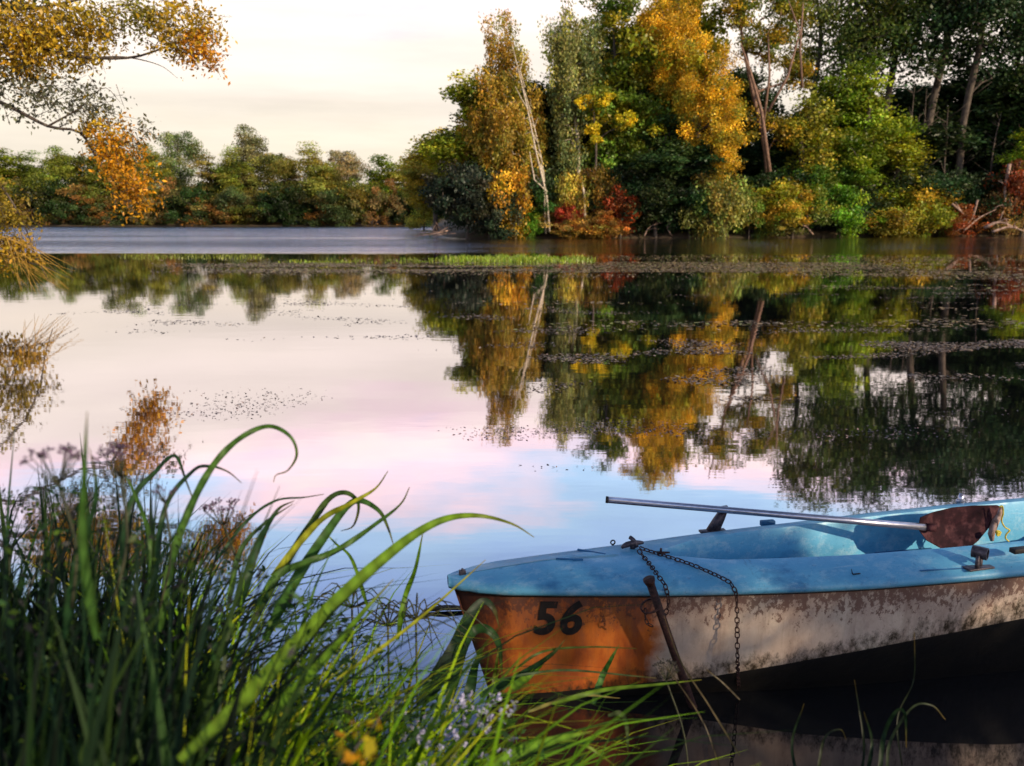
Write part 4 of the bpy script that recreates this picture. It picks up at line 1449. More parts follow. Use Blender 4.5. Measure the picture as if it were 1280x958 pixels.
# rowlocks: plate, stem and open horn
def rowlock(center, rz, size, tilt=0, mat=M_STEEL):
    T = Matrix.Translation(center) @ Matrix.Rotation(rz, 4, 'Z') @ Matrix.Rotation(tilt, 4, 'Y')
    f = lambda x, y, z: T @ Vector((x * size, y * size, z * size))
    m = MB()
    m.box(f(0, 0, .02), (1.5 * size, .7 * size, .08 * size), T.to_3x3())
    m.tube([f(0, 0, 0), f(0, 0, .35)], .16 * size, 10)
    m.tube([f(.55, 0, .02), f(.55, 0, .13)], .09 * size, 8)
    m.tube([f(-.55, 0, .02), f(-.55, 0, .13)], .09 * size, 8)
    ring = [f(.42 * math.cos(w), 0, .82 + .46 * math.sin(w)) for w in np.linspace(R(-235), R(55), 17)]
    m.tube(ring, .115 * size, 8)
    return m


q = pick(1224, 700, .57)
q.z = deck_z(q.x / K, abs(q.y / K)) * K
m = MB()
Rz = Matrix.Rotation(R(-52), 3, 'Z')
m.box(q + Vector((0, 0, .004)), (.15, .055, .010), Matrix.Rotation(R(6), 3, 'Z'))
ax2 = Rz @ Vector((1, 0, 0)); sd2 = Rz @ Vector((0, 1, 0))
for sg in (-1, 1):
    m.add(*tube_geo([q + sd2 * .022 * sg + Vector((0, 0, .004)), q + sd2 * .030 * sg + Vector((0, 0, .03)), q + sd2 * .030 * sg + Vector((0, 0, .075))], [.012, .011, .010], 4))
pc = q + Vector((0, 0, .082))
V1, F1 = tube_geo([pc - ax2 * .035, pc + ax2 * .035], .031, 16, False)
V2, F2 = tube_geo([pc - ax2 * .035, pc + ax2 * .035], .025, 16, False)
m.add(V1, F1); m.add(V2, [f[::-1] for f in F2])
m.add([v for k in range(16) for v in (V1[k], V2[k])], [(2 * k, (2 * k + 1), (2 * k + 3) % 32, (2 * k + 2) % 32) for k in range(16)])
m.add([v for k in range(16, 32) for v in (V1[k], V2[k])], [(2 * k, (2 * k + 1), (2 * k + 3) % 32, (2 * k + 2) % 32)[::-1] for k in range(16)])
m.tube([pc, pc + ax2 * .002], .025, 12)
m.build('rowlock', M_STEEL, boat)
lock = on_z(905, 637, .625 * K)
q = to_boat(lock)
q0 = far_spot(891, .035)
m = MB()
m.box(q0 + Vector((0, 0, .006)), (.15, .04, .012), bev=.2)
wv = Vector((.030, 0, 0))
low, top_ = q0 + Vector((.0, 0, .006)), q.copy()
vs = []
for c, w_, tk in ((low, .036, .016), (low.lerp(top_, .55), .030, .013), (top_, .020, .011)):
    for dx, dy in ((-1, -1), (1, -1), (1, 1), (-1, 1)): vs.append(c + Vector((dx * w_, dy * tk, 0)))
fs = [(a * 4 + k, a * 4 + (k + 1) % 4, a * 4 + 4 + (k + 1) % 4, a * 4 + 4 + k) for a in (0, 1) for k in range(4)] + [(0, 3, 2, 1), (8, 9, 10, 11)]
m.add(vs, fs)
m.tube([q + Vector((-.020, 0, -.004)), q + Vector((.020, 0, .000))], .023, 12)
m.build('rowlock', M_STEEL, boat)
q = far_spot(960, .03)
m = MB(); m.box(q + Vector((0, 0, .014)), (.085, .035, .032), bev=.2); m.build('gunwale_block', M_DARKBLUE, boat)
q = far_spot(1200, .03) + Vector((0, 0, .03))
m = MB(); m.tube([q + Vector((-.012, 0, -.03)), q + Vector((.004, 0, .028))], .017, 12); m.tube([q + Vector((-.03, 0, -.012)), q + Vector((.02, 0, -.014))], .012, 8)
m.build('rowlock_socket', M_ALU, boat)
q = pick(1272, 688, .60)
m = MB(); m.box(q + Vector((.01, 0, .0)), (.09, .04, .025), Matrix.Rotation(R(4), 3, 'Z')); m.build('gunwale_block', M_BLACK, boat)
q = pick(1066, 716, .535); q.z = deck_z(q.x / K, abs(q.y / K)) * K
m = MB(); m.tube([q, q + Vector((-.008, .002, .028))], [.003, .0015], 5); m.tube(spline([q, q + Vector((.02, -.005, .004)), q + Vector((.04, 0, .002))], 5), .0035, 5)
m.build('bent_wire', M_BLACK, boat)
A, B = pick(1150, 712, .54), pick(1212, 706, .55)
for v in (A, B): v.z = deck_z(v.x / K, abs(v.y / K)) * K + .002
m = MB(); m.box((A + B) / 2, ((B - A).length, .010, .005), Matrix.Rotation(math.atan2((B - A).y, (B - A).x), 3, 'Z')); m.build('trim_strip', M_DARKBLUE, boat)


# the number 56 on the bow, painted letters laid on the topside
M_NUMBER = rough_mat('worn_lettering', (.006, .005, .005), (.016, .011, .010), 40, rough=.7, bump=.3, dist=.001, c3=(.12, .035, .015), stretch=(1, 1, .5))
MATS['worn_lettering'].node_tree.nodes['Color Ramp'].color_ramp.elements[1].position = .60
MATS['worn_lettering'].node_tree.nodes['Color Ramp'].color_ramp.elements[2].position = .72


def digit(ch, s0, z0, h):
    cu = bpy.data.curves.new('digit', 'FONT')
    cu.body = ch
    cu.size = 1.0
    cu.extrude = 0.0
    cu.offset = 0.032
    cu.shear = 0.25
    cu.resolution_u = 6
    ob = bpy.data.objects.new('digit_tmp', cu)
    COL.objects.link(ob)
    dg = bpy.context.evaluated_depsgraph_get()
    me0 = bpy.data.meshes.new_from_object(ob.evaluated_get(dg))
    bpy.data.objects.remove(ob)
    bm = bmesh.new(); bm.from_mesh(me0)
    bmesh.ops.triangulate(bm, faces=bm.faces[:])
    for _ in range(2):
        long = [e for e in bm.edges if e.calc_length() > .12]
        if long: bmesh.ops.subdivide_edges(bm, edges=long, cuts=1)
    bmesh.ops.triangulate(bm, faces=bm.faces[:])
    for v in bm.verts:
        s = s0 + v.co.x * h * 1.3
        z = z0 + v.co.y * h * 1.38
        v.co = bpt(rake(s, z), -(side(s, z) + .0035), z)
    me = bpy.data.meshes.new('number'); bm.to_mesh(me); bm.free()
    o = link('number', me, M_NUMBER, boat)
    o['label'] = f'black painted digit {ch} on the orange bow'
    return o


p5 = pick(661, 790, .30); p6 = pick(694, 790, .30)
digit('5', .285, .300, .140)
digit('6', .388, .300, .140)

# ------------------------------------------------------------------ oar
J = on_z(1160, 659.5, .60 * K)
Lk = on_z(905, 637.5, .640 * K)
dirv = (Lk - J).normalized()
# handle end: where the shaft line passes picture column 757
best = min((abs(((J + dirv * (t * .01)).x / (((J + dirv * (t * .01)).y) * math.cos(PITCH) - ((J + dirv * (t * .01)).z - EYE) * math.sin(PITCH)) * FPX + 640) - 758), t) for t in range(60, 400))
Hn = J + dirv * best[1] * .01
oar = empty('oar', J)
tag(oar, 'aluminium oar with a dark red-brown blade resting across the boat', 'oar')
m = MB()
m.tube([(J - dirv * .035) - J, (Lk - J) * .5, Hn - J], [.0185, .0185, .0185], 16)
m.build('shaft', M_ALU, oar)
m = MB(); m.tube([Hn - J + dirv * -.012, Hn - J + dirv * .0015], .0196, 16); m.tube([Hn - J + dirv * .001, Hn - J + dirv * .002], .014, 12)
m.build('shaft_end', M_BLACK, oar)
m = MB(); m.tube([dirv * .012, dirv * -.037], .0215, 14); m.build('blade_socket', M_BLADE_OAR, oar)
# blade as a thick curved plate
outline = [(1149, 652), (1150, 647), (1165, 640.5), (1190, 634.5), (1215, 632), (1246, 631.5), (1250, 634), (1246, 645), (1236, 659), (1222, 676), (1205, 690), (1180, 688), (1158, 676), (1149, 664)]
PC = Vector((J.x, J.y, J.z))


def blade_pt(px, py):
    u = (px - 1150) / 100
    y = J.y + .025 + .06 * u + .06 * u * u + (660 - py) / 40 * .03
    return on_y(px, py, y)


bm = bmesh.new()
cx, cy_ = 1196, 660
rings = []
for f in (1.0, .66, .33):
    rings.append([bm.verts.new(blade_pt(cx + (px - cx) * f, cy_ + (py - cy_) * f) - J + Vector((0, .02 * (1 - f), 0))) for px, py in outline])
cv = bm.verts.new(blade_pt(cx, cy_) - J + Vector((0, .022, 0)))
no = len(outline)
for a, b in zip(rings, rings[1:]):
    for i in range(no): bm.faces.new((a[i], a[(i + 1) % no], b[(i + 1) % no], b[i]))
for i in range(no): bm.faces.new((rings[-1][i], rings[-1][(i + 1) % no], cv))
bmesh.ops.recalc_face_normals(bm, faces=bm.faces[:])
bmesh.ops.solidify(bm, geom=bm.faces[:], thickness=.006)
me = bpy.data.meshes.new('blade'); bm.to_mesh(me); bm.free()
link('blade', me, M_BLADE_OAR, oar)
m = MB()
tp = [on_y(px, py, J.y + .10) - J for px, py in ((1251, 634), (1250, 642), (1243, 655), (1239, 668), (1240, 676))]
m.tube(tp, [.006, .014, .020, .018, .010], 6)
m.build('folded_edge', M_BROWNBOARD, oar)
# yellow rope
rp = [on_y(px, py, J.y + .07) for px, py in ((1249, 634), (1253, 633), (1254, 642), (1252, 651), (1256, 659), (1262, 663), (1258, 668), (1257, 673), (1261, 677))]
rope = empty('rope', rp[0]); tag(rope, 'thin yellow rope hanging off the tip of the oar blade', 'rope')
m = MB(); m.tube([p - rp[0] for p in spline(rp, 40)], .0042, 6); m.build('cord', M_ROPE, rope)
m = MB()
kn = on_y(1248, 667, J.y + .03) - rp[0]
for w in range(3):
    m.tube([kn + Vector((math.cos(a + w) * .014, math.sin(a * 1.3 + w) * .010, math.sin(a) * .012)) for a in np.linspace(0, 6.28, 12)], .005, 6)
m.build('knot', M_ROPE, rope)


# ------------------------------------------------------------------ chains
def link_mesh(L=.031, w=.0095, r=.0031):
    pts = []
    h = L / 2 - w
    for a in np.linspace(-math.pi / 2, math.pi / 2, 6): pts.append((h + w * math.cos(a), w * math.sin(a), 0))
    for a in np.linspace(math.pi / 2, 3 * math.pi / 2, 6): pts.append((-h + w * math.cos(a), w * math.sin(a), 0))
    pts.append(pts[0])
    V, Fc = [], []
    n = len(pts) - 1
    for i in range(n):
        p = Vector(pts[i]); a = Vector(pts[(i - 1) % n]); b = Vector(pts[(i + 1) % n])
        t = (b - a).normalized(); u = t.cross(Vector((0, 0, 1)))
        for k in range(5):
            q = 2 * math.pi * k / 5
            V.append(p + (u * math.cos(q) + Vector((0, 0, 1)) * math.sin(q)) * r)
    for i in range(n):
        for k in range(5):
            Fc.append((i * 5 + k, i * 5 + (k + 1) % 5, ((i + 1) % n) * 5 + (k + 1) % 5, ((i + 1) % n) * 5 + k))
    return mesh_py('link', V, Fc)


LINK = link_mesh()
LINK.materials.append(M_RUST)


def chain(name, label, pts):
    root = empty(name, pts[0]); tag(root, label, 'chain')
    dense = spline(pts, 400)
    step = .0245
    acc, last, k = 0, dense[0], 0
    pos = [dense[0]]
    for p in dense[1:]:
        acc += (p - last).length
        last = p
        if acc >= step: pos.append(p.copy()); acc = 0
    for i, (a, b) in enumerate(zip(pos, pos[1:])):
        d = (b - a).normalized()
        o = bpy.data.objects.new('link', LINK); COL.objects.link(o); o.parent = root
        qt = d.to_track_quat('X', 'Z') @ Quaternion((1, 0, 0), R((i % 2) * 90 + 25 + random.uniform(-14, 14)))
        o.rotation_mode = 'QUATERNION'; o.rotation_quaternion = qt
        o.location = (a + b) / 2 - root.location
    return root


def deck_world(px, py, lift=.008):
    z = .55
    for _ in range(6):
        p = to_boat(on_z(px, py, z * K)); s, nn = p.x / K, abs(p.y / K)
        z = deck_z(s, nn)
    return on_z(px, py, z * K + lift)


def lipw(px, py, out=.012):
    """point just outside the near lip"""
    s = (to_boat(on_z(px, 742, .48 * K)).x) / K
    p = bpt(s, -(hb(s) + .015) - out / K, 0)
    w = BOW + BX * p.x + BN * p.y
    return on_y(px, py, w.y)


c2pts = [deck_world(800, 685, .03), deck_world(815, 690), deck_world(838, 697), deck_world(862, 705), deck_world(886, 715), deck_world(905, 724), deck_world(914, 730),
         lipw(920, 742, .008), lipw(921, 756), lipw(921.5, 790), lipw(922, 830), on_z(923, 868, -.05)]
chain('mooring_chain', 'long rusty chain crossing the foredeck and hanging straight down into the water', c2pts)
c1pts = [deck_world(798, 688, .03), deck_world(806, 698), deck_world(815, 709), deck_world(824, 722), deck_world(831, 731), lipw(834, 742, .008), lipw(836, 752), lipw(833, 764, .02), lipw(828, 775, .03), lipw(822, 766, .05)]
chain('mooring_chain', 'short rusty chain running from the cleat over the edge to the iron stake', c1pts)

# iron stake
top = on_z(811, 724, .60 * K - .02); 
bot = on_z(866, 884, 0.0)
ax = (top - bot).normalized()
stake = empty('mooring_stake', bot); tag(stake, 'leaning rusty iron pipe stake driven in beside the bow', 'stake')
rel_ = lambda p: p - bot
m = MB(); m.tube([rel_(bot - ax * .5), rel_(bot), rel_(bot.lerp(top, .5)), rel_(top)], [.021, .021, .0205, .020], 14); m.build('pipe', M_RUST, stake)
m = MB(); m.tube([rel_(top - ax * .03), rel_(top - ax * .008), rel_(top)], [.021, .028, .029], 14)
m.tube([rel_(top), rel_(top + ax * .001)], [.018, .018], 12); m.build('flared_head', M_RUST, stake)
rc_ = bot.lerp(top, .80)
ring = empty('iron_ring', rc_); tag(ring, 'iron ring with a few chain links hung round the stake', 'ring')
m = MB(); m.tube([Vector((-.035 + .045 * math.cos(a), .0 + .03 * math.sin(a), .012 * math.cos(a) + .02 * math.sin(a))) for a in np.linspace(0, 6.283, 20)], .0052, 6); m.build('hoop', M_RUST, ring)
hang = [rc_ + Vector((-.06, -.01, -.01)), rc_ + Vector((-.062, -.02, -.05)), rc_ + Vector((-.045, -.025, -.085)), rc_ + Vector((-.015, -.03, -.09))]
chain('chain_end', 'short loose end of chain hanging from the ring on the stake', hang)

# floating stick left of the bow
p = on_z(556, 762, 0.01)
r = empty('floating_stick', p); tag(r, 'dark wet stick floating just left of the bow', 'stick')
m = MB()
m.tube(spline([(-.13, -.02, 0), (0, 0, .012), (.14, .01, .004), (.22, .05, .0)], 9), [.006, .012, .016, .017, .016, .014, .011, .008, .004], 7)
m.tube([(0, 0, .01), (-.06, .05, .016)], [.008, .004], 5)
m.build('stem', M_BARK, r)

# ------------------------------------------------------------------ foreground plants
def ribbon(name, pix, wpx, col, mat, parent, label=None, fold=.25):
    """blade following picture points (px,py,y); wpx widths in px at 1280 (list of 2: base,tip)"""
    P = spline([on_y(a, b, c) for a, b, c in pix], max(16, 8 * len(pix)))
    n = len(P)
    V, Fc, T = [], [], []
    rnd = random.Random(int(pix[0][0] * 7 + pix[0][1]))
    for i, p in enumerate(P):
        t = (P[min(i + 1, n - 1)] - P[max(i - 1, 0)]).normalized()
        view = (p - Vector((0, 0, EYE))).normalized()
        sd = t.cross(view).normalized()
        tw = math.sin(i * .35 + len(pix)) * (.5 if wpx < 14 else .2)
        sd = (Quaternion(t, tw) @ sd)
        nrm = sd.cross(t).normalized()
        u = i / (n - 1)
        w = wpx * (1 - u ** 2.0) + .9
        w *= min(1, .55 + u * 3)
        w = w * p.y / FPX * .5
        V += [p - sd * w, p + nrm * w * fold, p + sd * w]
        k = .9 + .25 * math.sin(i * 1.7)
        br = max(0.0, (u - .82) / .18) * .7
        cc = [col[0] * (1 - br) + .16 * br, col[1] * (1 - br) + .10 * br, col[2] * (1 - br) + .03 * br]
        nk = .55 if rnd.random() < .06 else 1.0
        T += [[c * k * .72 * nk for c in cc], [c * k * 1.35 for c in cc], [c * k * (.85 + .2 * rnd.random()) for c in cc]]
    for i in range(n - 1):
        a = i * 3
        Fc += [(a, a + 1, a + 4, a + 3), (a + 1, a + 2, a + 5, a + 4)]
    org = parent.location
    me = mesh_np(name, np.array([tuple(v - org) for v in V]), np.array(Fc), np.array(T), smooth=True)
    o = link(name, me, mat, parent)
    if label: o['label'] = label
    return o


def plant(name, label, cat, blades, mat=M_BLADE):
    b = on_y(blades[0][0][0][0], blades[0][0][0][1], blades[0][0][0][2])
    root = empty(name, (b.x, b.y, bank_z(b.x, b.y)))
    tag(root, label, cat)
    for pix, w, col in blades: ribbon('leaf_blade', pix, w, col, mat, root)
    return root


G1 = (0.085, 0.17, 0.012); G2 = (0.16, 0.26, 0.015); G3 = (0.020, 0.05, 0.018); G4 = (0.24, 0.25, 0.02); G5 = (0.05, 0.11, 0.02)
plant('reed_plant', 'tall sedge whose curled tip hooks over against the pale water', 'reeds',
      [([(200, 790, 1.95), (215, 700, 2.0), (240, 630, 2.05), (268, 580, 2.1), (300, 548, 2.15), (335, 533, 2.2), (362, 545, 2.2), (371, 568, 2.2), (360, 588, 2.2), (345, 594, 2.2), (342, 603, 2.2)], 11, G5),
       ([(150, 780, 2.0), (160, 640, 2.1), (196, 588, 2.2), (219, 570, 2.2), (232, 600, 2.2), (244, 632, 2.2)], 9, G3),
       ([(190, 760, 2.0), (205, 640, 2.1), (240, 590, 2.15), (262, 583, 2.15), (285, 590, 2.2), (302, 604, 2.2)], 8, G3),
       ([(175, 800, 1.9), (190, 690, 2.0), (165, 610, 2.05), (150, 590, 2.1)], 9, G5),
       ([(120, 800, 1.3), (104, 680, 1.3), (106, 580, 1.3), (109, 514, 1.3)], 13, (0.045, .10, .02)),
       ([(80, 800, 1.5), (98, 700, 1.5), (120, 620, 1.5), (112, 560, 1.5)], 13, G3)])
plant('reed_plant', 'arching sedge tuft with dark crooked tips left of the bright blade', 'reeds',
      [([(330, 800, 2.2), (369, 726, 2.4), (405, 671, 2.5), (433, 634, 2.6), (451, 626, 2.6), (474, 639, 2.6), (485, 660, 2.6), (492, 682, 2.6)], 15, (.04, .10, .02)),
       ([(310, 790, 2.2), (346, 721, 2.4), (382, 666, 2.5), (410, 625, 2.6), (432, 616, 2.6), (448, 630, 2.6), (442, 657, 2.6), (426, 664, 2.6)], 13, (.05, .085, .02)),
       ([(320, 760, 2.2), (350, 717, 2.3), (419, 689, 2.4), (474, 652, 2.5), (501, 630, 2.5), (512, 609, 2.5)], 10, G5),
       ([(340, 720, 2.3), (398, 653, 2.5), (437, 630, 2.5), (469, 611, 2.6), (485, 589, 2.6)], 9, G4),
       ([(300, 760, 2.2), (320, 690, 2.3), (345, 640, 2.4), (368, 626, 2.4)], 11, G3),
       ([(285, 760, 2.1), (300, 690, 2.3), (330, 655, 2.4), (366, 630, 2.4)], 8, (.05, .09, .03)),
       ([(270, 700, 2.3), (310, 650, 2.4), (345, 626, 2.5), (380, 622, 2.5), (405, 618, 2.5)], 4, G3),
       ([(460, 760, 2.6), (440, 700, 2.7), (420, 680, 2.7), (403, 662, 2.7)], 5, G1),
       ([(497, 800, 2.6), (506, 748, 2.7), (519, 712, 2.7), (529, 664, 2.7)], 8, G1)])
plant('reed_plant', 'one broad bright green blade arching far out to a hair-thin tip beside the boat', 'reeds',
      [([(225, 950, 1.15), (300, 878, 1.35), (360, 815, 1.6), (420, 752, 1.9), (470, 706, 2.1), (520, 667, 2.3), (560, 648, 2.4), (600, 645, 2.5), (640, 655, 2.5), (668, 672, 2.5)], 22, (0.12, .21, .018)),
       ([(330, 900, 1.5), (400, 830, 1.8), (450, 770, 2.0), (492, 724, 2.1)], 15, G1),
       ([(420, 850, 2.0), (490, 800, 2.2), (540, 760, 2.4), (607, 700, 2.6)], 5, G4)])
plant('reed_plant', 'dark broad-bladed reed bending over in front of the bow', 'reeds',
      [([(525, 880, 2.7), (545, 850, 2.8), (568, 812, 2.9), (586, 772, 2.95), (604, 752, 3.0), (617, 761, 3.0), (624, 784, 3.0)], 24, (.014, .032, .014)),
       ([(560, 880, 2.8), (577, 812, 2.9), (592, 789, 3.0), (609, 787, 3.0), (623, 805, 3.0), (628, 850, 3.0)], 17, (.022, .055, .016)),
       ([(580, 900, 2.8), (588, 860, 2.9), (595, 830, 2.9), (606, 808, 2.9)], 17, G3),
       ([(612, 890, 2.8), (618, 850, 2.9), (622, 820, 2.9), (624, 808, 2.9)], 7, (.09, .11, .02))])
plant('reed_plant', 'pair of bright green blades sweeping right along the bottom under the bow', 'reeds',
      [([(590, 975, 1.7), (640, 944, 1.8), (690, 926, 1.9), (742, 914, 2.0)], 17, (.10, .20, .015)),
       ([(640, 935, 1.9), (690, 924, 2.0), (735, 934, 2.0), (772, 960, 2.0)], 8, (.13, .19, .02)),
       ([(690, 880, 2.6), (753, 863, 2.7), (811, 857, 2.7), (877, 850, 2.7)], 6, (.10, .17, .02)),
       ([(742, 880, 2.7), (752, 848, 2.8), (764, 824, 2.8), (774, 806, 2.8)], 10, (.06, .14, .03)),
       ([(640, 840, 2.6), (678, 815, 2.7), (736, 809, 2.7), (796, 811, 2.7)], 3, (.06, .09, .02)),
       ([(660, 890, 2.6), (720, 870, 2.7), (775, 873, 2.7)], 5, (.22, .20, .06)),
       ([(600, 870, 2.6), (650, 845, 2.7), (690, 818, 2.7), (706, 800, 2.7)], 12, G3),
       ([(640, 860, 2.6), (665, 842, 2.7), (685, 822, 2.7)], 12, G1),
       ([(620, 850, 2.6), (700, 838, 2.7), (790, 845, 2.7), (820, 848, 2.7)], 3, (.05, .08, .03)),
       ([(760, 895, 2.6), (775, 892, 2.6), (783, 905, 2.6), (785, 945, 2.6)], 7, (.06, .08, .03))])
plant('reed_plant', 'thin dry stems crossing in front of the white hull', 'reeds',
      [([(925, 945, 2.6), (885, 880, 2.7), (850, 825, 2.8), (830, 770, 2.9)], 2, (.09, .07, .035)),
       ([(905, 975, 2.6), (880, 905, 2.7), (845, 850, 2.7), (820, 820, 2.8)], 2, (.08, .06, .035)),
       ([(925, 875, 2.8), (905, 855, 2.8), (882, 836, 2.8)], 2, (.10, .08, .05)),
       ([(1130, 975, 2.5), (1122, 900, 2.6), (1142, 850, 2.7), (1143, 790, 2.7)], 1.5, (.02, .025, .012)),
       ([(1075, 975, 2.5), (1080, 930, 2.6), (1068, 850, 2.7)], 3, (.012, .018, .008))])
plant('reed_plant', 'small dark arching grass tuft at the bottom below the hull', 'reeds',
      [([(1098, 985, 2.4), (1105, 920, 2.5), (1120, 890, 2.5), (1131, 892, 2.5), (1133, 935, 2.5)], 6, (.012, .025, .01)),
       ([(1110, 985, 2.4), (1112, 930, 2.5), (1140, 885, 2.5), (1165, 882, 2.5), (1182, 900, 2.5)], 4, (.03, .04, .02)),
       ([(1020, 985, 2.4), (1030, 925, 2.5), (1050, 912, 2.5), (1058, 925, 2.5)], 4, (.025, .03, .015)),
       ([(1080, 985, 2.4), (1090, 930, 2.5), (1080, 890, 2.5)], 5, (.012, .022, .01)),
       ([(1000, 985, 2.4), (990, 930, 2.5), (1005, 880, 2.5)], 4, (.012, .022, .01))])


def umbel(name, label, px, py, y, r, n, col, stem_to):
    c = on_y(px, py, y)
    root = empty(name, on_y(*stem_to)); tag(root, label, 'seed head')
    o_ = root.location
    m = MB()
    hub = c - Vector((0, 0, r * .9))
    m.tube([v - o_ for v in spline([on_y(*stem_to), hub.lerp(on_y(*stem_to), .5) + Vector((.02, 0, 0)), hub], 8)], .003, 5)
    H = MB()
    for i in range(n):
        a = random.uniform(0, 6.28); q = random.uniform(.1, 1) ** .5
        e = c + Vector((math.cos(a) * q * r, math.sin(a) * q * r * .8, (1 - q * q) * r * .35 + random.uniform(-.1, .1) * r))
        m.tube([hub - o_, hub.lerp(e, .5) - o_ + Vector((0, 0, -.1 * r)), e - o_], [.0016, .0012, .0008], 3)
        for k in range(6):
            e2 = e + Vector((random.uniform(-1, 1), random.uniform(-1, 1), random.uniform(-.2, 1))) * r * .2
            m.tube([e - o_, e2 - o_], .0008, 3)
            bm = bmesh.new(); bmesh.ops.create_icosphere(bm, subdivisions=1, radius=r * .05)
            H.add([v.co + e2 - o_ for v in bm.verts], [tuple(v.index for v in f.verts) for f in bm.faces]); bm.free()
    m.build('stalk', M_DARKSTEM, root)
    tag(H.build('seeds', col, root), kind='stuff')


M_DARKSTEM = rough_mat('dark_stem', (.02, .025, .012), (.05, .05, .025), 30, bump=.1, dist=.001)
M_SEED = rough_mat('purple_seed', (.04, .025, .05), (.14, .08, .14), 60, bump=.2, dist=.001)
M_SEEDD = rough_mat('dark_seed', (.012, .010, .010), (.035, .028, .022), 60, bump=.2, dist=.001)
umbel('umbel', 'purplish seed head showing beside the curled sedge tip', 278, 636, 2.3, .055, 16, M_SEED, (300, 760, 2.3))
umbel('umbel', 'blurred purple seed head, the leftmost one of the pair', 70, 575, 1.5, .05, 16, M_SEED, (90, 760, 1.5))
umbel('umbel', 'blurred purple seed head right of the upright dark blade', 150, 570, 1.6, .05, 14, M_SEED, (140, 760, 1.6))
umbel('umbel', 'small bluish seed head behind the bent dark blades', 205, 615, 1.9, .03, 12, M_SEED, (200, 760, 1.9))
umbel('umbel', 'blackish dried umbel in front of the iron stake', 833, 836, 2.75, .05, 16, M_SEEDD, (862, 980, 2.6))

# radiating wiry plant behind the bright blade
wr = empty('horsetail_plant', on_y(470, 870, 2.7)); tag(wr, 'wiry dark plant with thin jointed stems spreading like spokes near the bow', 'plant')
for (cx_, cy2) in ((485, 783), (520, 775), (440, 760)):
    m = MB()
    for k in range(13):
        a = R(k * 360 / 13 + random.uniform(-10, 10))
        L = random.uniform(60, 110)
        p0 = on_y(cx_, cy2, 2.75); p1 = on_y(cx_ + math.cos(a) * L * .5, cy2 - abs(math.sin(a)) * L * .25 - 6, 2.75 + .1 * math.sin(a)); p2 = on_y(cx_ + math.cos(a) * L, cy2 + math.sin(a) * L * .30 + 14, 2.75 + .2 * math.sin(a))
        P = spline([p0, p1, p2], 8)
        m.tube([p - wr.location for p in P], [.0028, .0028, .0026, .0024, .0022, .002, .0016, .001], 4)
    m.tube([on_y(cx_, cy2, 2.75) - wr.location, on_y(cx_ + 3, 960, 2.7) - wr.location], .004, 5)
    m.build('stems', M_DARKSTEM, wr)

# the mass of bank grass
RNG = np.random.default_rng(3)


def bank_cloud(n, pxr, yr, top_fn, lenr, wr_, cols, name, label, lean=.45, segs=7, cat='grass', bias=.15):
    """blades rooted on the bank, kept where their roots and tips stay under the outline seen in the photo"""
    B, Ls = [], []
    tries = 0
    while len(B) < n and tries < n * 40:
        tries += 1
        y = RNG.uniform(*yr)
        px = RNG.uniform(*pxr)
        x = (px - 640) / FPX * y
        if y > bank_edge(x) + .25: continue
        z = max(bank_z(x, y), -.15)
        # tip height allowed by the outline
        zt = on_y(px, top_fn(px), y).z
        L = min(RNG.uniform(*lenr), (zt - z) * RNG.uniform(.75, 1.08))
        if L < .12: continue
        B.append((x, y, z)); Ls.append(L)
    B = np.array(B); Ls = np.array(Ls); n = len(B)
    an = RNG.uniform(0, 2 * np.pi, n); am = np.abs(RNG.normal(0, lean, n))
    ln = np.stack([np.cos(an) * am + bias, np.sin(an) * am], 1)
    cols = np.array(cols); ci = RNG.integers(0, len(cols), n)
    T = cols[ci] * np.exp(RNG.normal(0, .3, n))[:, None]
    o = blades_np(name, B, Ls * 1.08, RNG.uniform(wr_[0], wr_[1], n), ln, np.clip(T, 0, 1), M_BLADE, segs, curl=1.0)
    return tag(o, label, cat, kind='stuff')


def outline_top(px):
    return float(np.interp(px, [-200, 0, 60, 200, 300, 400, 480, 560, 640, 700, 760], [590, 596, 590, 640, 690, 745, 800, 850, 880, 930, 985]))


bank_cloud(1600, (-220, 190), (1.1, 3.0), outline_top, (.5, 1.5), (.012, .028), [(.010, .022, .012), (.014, .032, .014), (.03, .055, .015), (.008, .012, .008)], 'dark_sedge', 'mass of dark sedge leaves filling the lower left corner')  # shade at lower left is put into these dark leaf colours
bank_cloud(1500, (120, 700), (1.3, 3.1), outline_top, (.3, 1.3), (.008, .022), [(.16, .32, .014), (.28, .42, .014), (.06, .13, .014), (.34, .36, .02), (.02, .04, .012)], 'bank_grass', 'bright green blurred grass on the bank in front of the boat', lean=.6, bias=.4)
bank_cloud(700, (130, 640), (.75, 1.5), lambda p: outline_top(p) + 70, (.2, .9), (.010, .022), [(.20, .36, .012), (.32, .36, .015), (.12, .24, .012), (.42, .30, .02)], 'bank_grass', 'strongly blurred yellow-green grass nearest the viewer at the bottom', lean=.7, bias=.45)


bank_cloud(150, (-180, 210), (.75, 1.35), lambda p: outline_top(p) + 10, (.4, 1.4), (.016, .034), [(.006, .013, .007), (.010, .024, .010), (.02, .045, .012)], 'dark_sedge', 'few very dark broad sedge blades nearest the viewer at lower left')  # nearest blades carry the same shade in their colour
bank_cloud(90, (170, 620), (.7, 1.1), lambda p: outline_top(p) + 95, (.2, .9), (.016, .032), [(.16, .32, .012), (.28, .36, .015), (.08, .18, .012)], 'bank_grass', 'few broad bright blurred blades at the very bottom of the view', lean=.8, bias=.5)


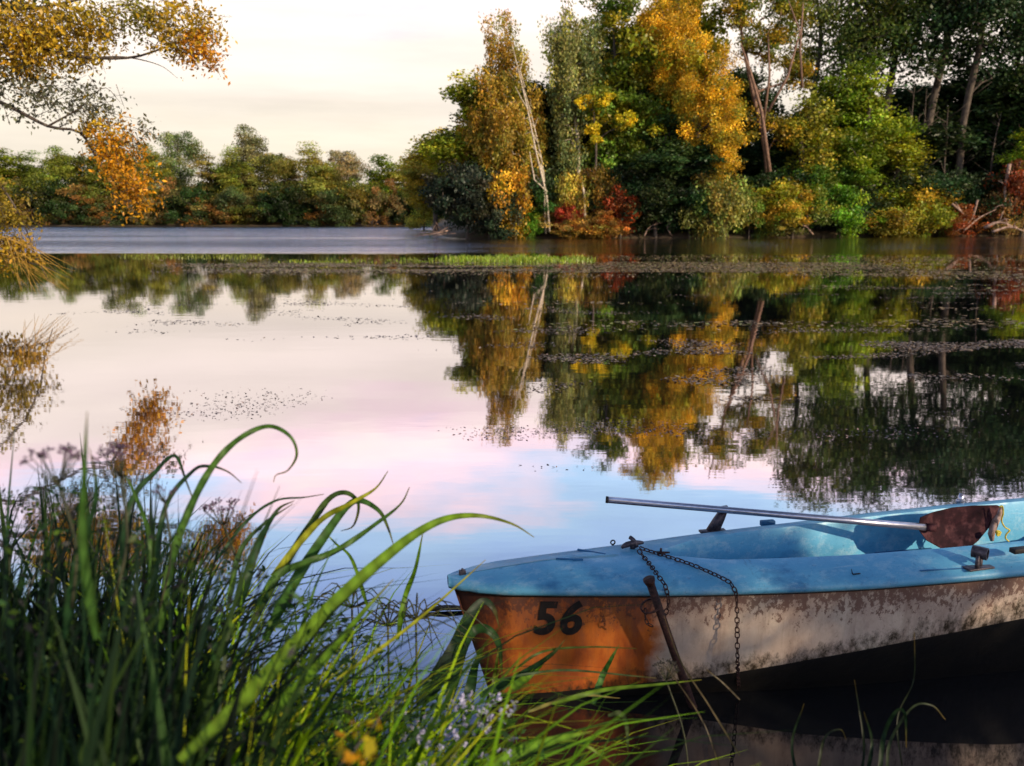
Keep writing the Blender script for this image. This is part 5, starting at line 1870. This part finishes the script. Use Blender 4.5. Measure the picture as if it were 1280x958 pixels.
def leafy(name, label, n, pxr, yr, top_fn, size, cols, spread=.06):
    C, T = [], []
    tries = 0
    while len(C) < n and tries < n * 30:
        tries += 1
        y = RNG.uniform(*yr); px = RNG.uniform(*pxr)
        x = (px - 640) / FPX * y
        z0 = max(0.02, bank_z(x, y)); z1 = on_y(px, top_fn(px) + 14, y).z
        if z1 < z0 + .08: continue
        z = RNG.uniform(z0, z1)
        C.append((x, y, z)); T.append(cols[RNG.integers(0, len(cols))])
    C = np.array(C); T = np.array(T) * np.exp(RNG.normal(0, .3, len(C)))[:, None]
    me = leaf_mesh(name, C, size, T, .45)
    o = link(name, me, M_BLADE)
    return tag(o, label, 'plants', kind='stuff')


leafy('bank_herbs', 'small-leaved dark herbs tangled among the grass at lower left', 9000, (-200, 420), (1.2, 2.8), outline_top, .017, [(.012, .03, .014), (.02, .05, .015), (.05, .09, .012), (.02, .02, .02)])
leafy('bank_herbs', 'small-leaved green herbs in front of the bow, water glinting through', 2600, (330, 690), (1.7, 2.9), lambda p: outline_top(p) + 6, .03, [(.02, .05, .012), (.06, .11, .012), (.03, .06, .02)])
# yellowed leaves at the bottom
Yc = [on_y(RNG.uniform(425, 475), RNG.uniform(900, 955), RNG.uniform(1.0, 1.2)) for _ in range(26)]
me = leaf_mesh('yellow_leaves', np.array([tuple(v) for v in Yc]), .022, np.array([(.55, .25, .02) if i % 2 else (.45, .36, .02) for i in range(26)]), .7)
tag(link('yellow_leaves', me, M_BLADE), 'blurred orange and yellow leaves at the bottom edge among the grass', 'leaves', kind='stuff')

# pale lilac flecks painting water glints between the leaves below the bow
fm = foliage_mat('glint_fleck', transl=.3, gloss=.02, use_obj=False)
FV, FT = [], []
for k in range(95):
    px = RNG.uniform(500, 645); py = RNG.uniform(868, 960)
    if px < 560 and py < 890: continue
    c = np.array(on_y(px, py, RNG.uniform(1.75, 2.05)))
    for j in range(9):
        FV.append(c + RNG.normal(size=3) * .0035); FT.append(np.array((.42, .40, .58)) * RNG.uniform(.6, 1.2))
tag(link('lilac_glints', leaf_mesh('lilac_glints', np.array(FV), .008, np.array(FT), .8), fm), 'cluster of tiny pale lilac flecks standing in for water glints, blurred, below the bow at the bottom edge', 'glints', kind='stuff')
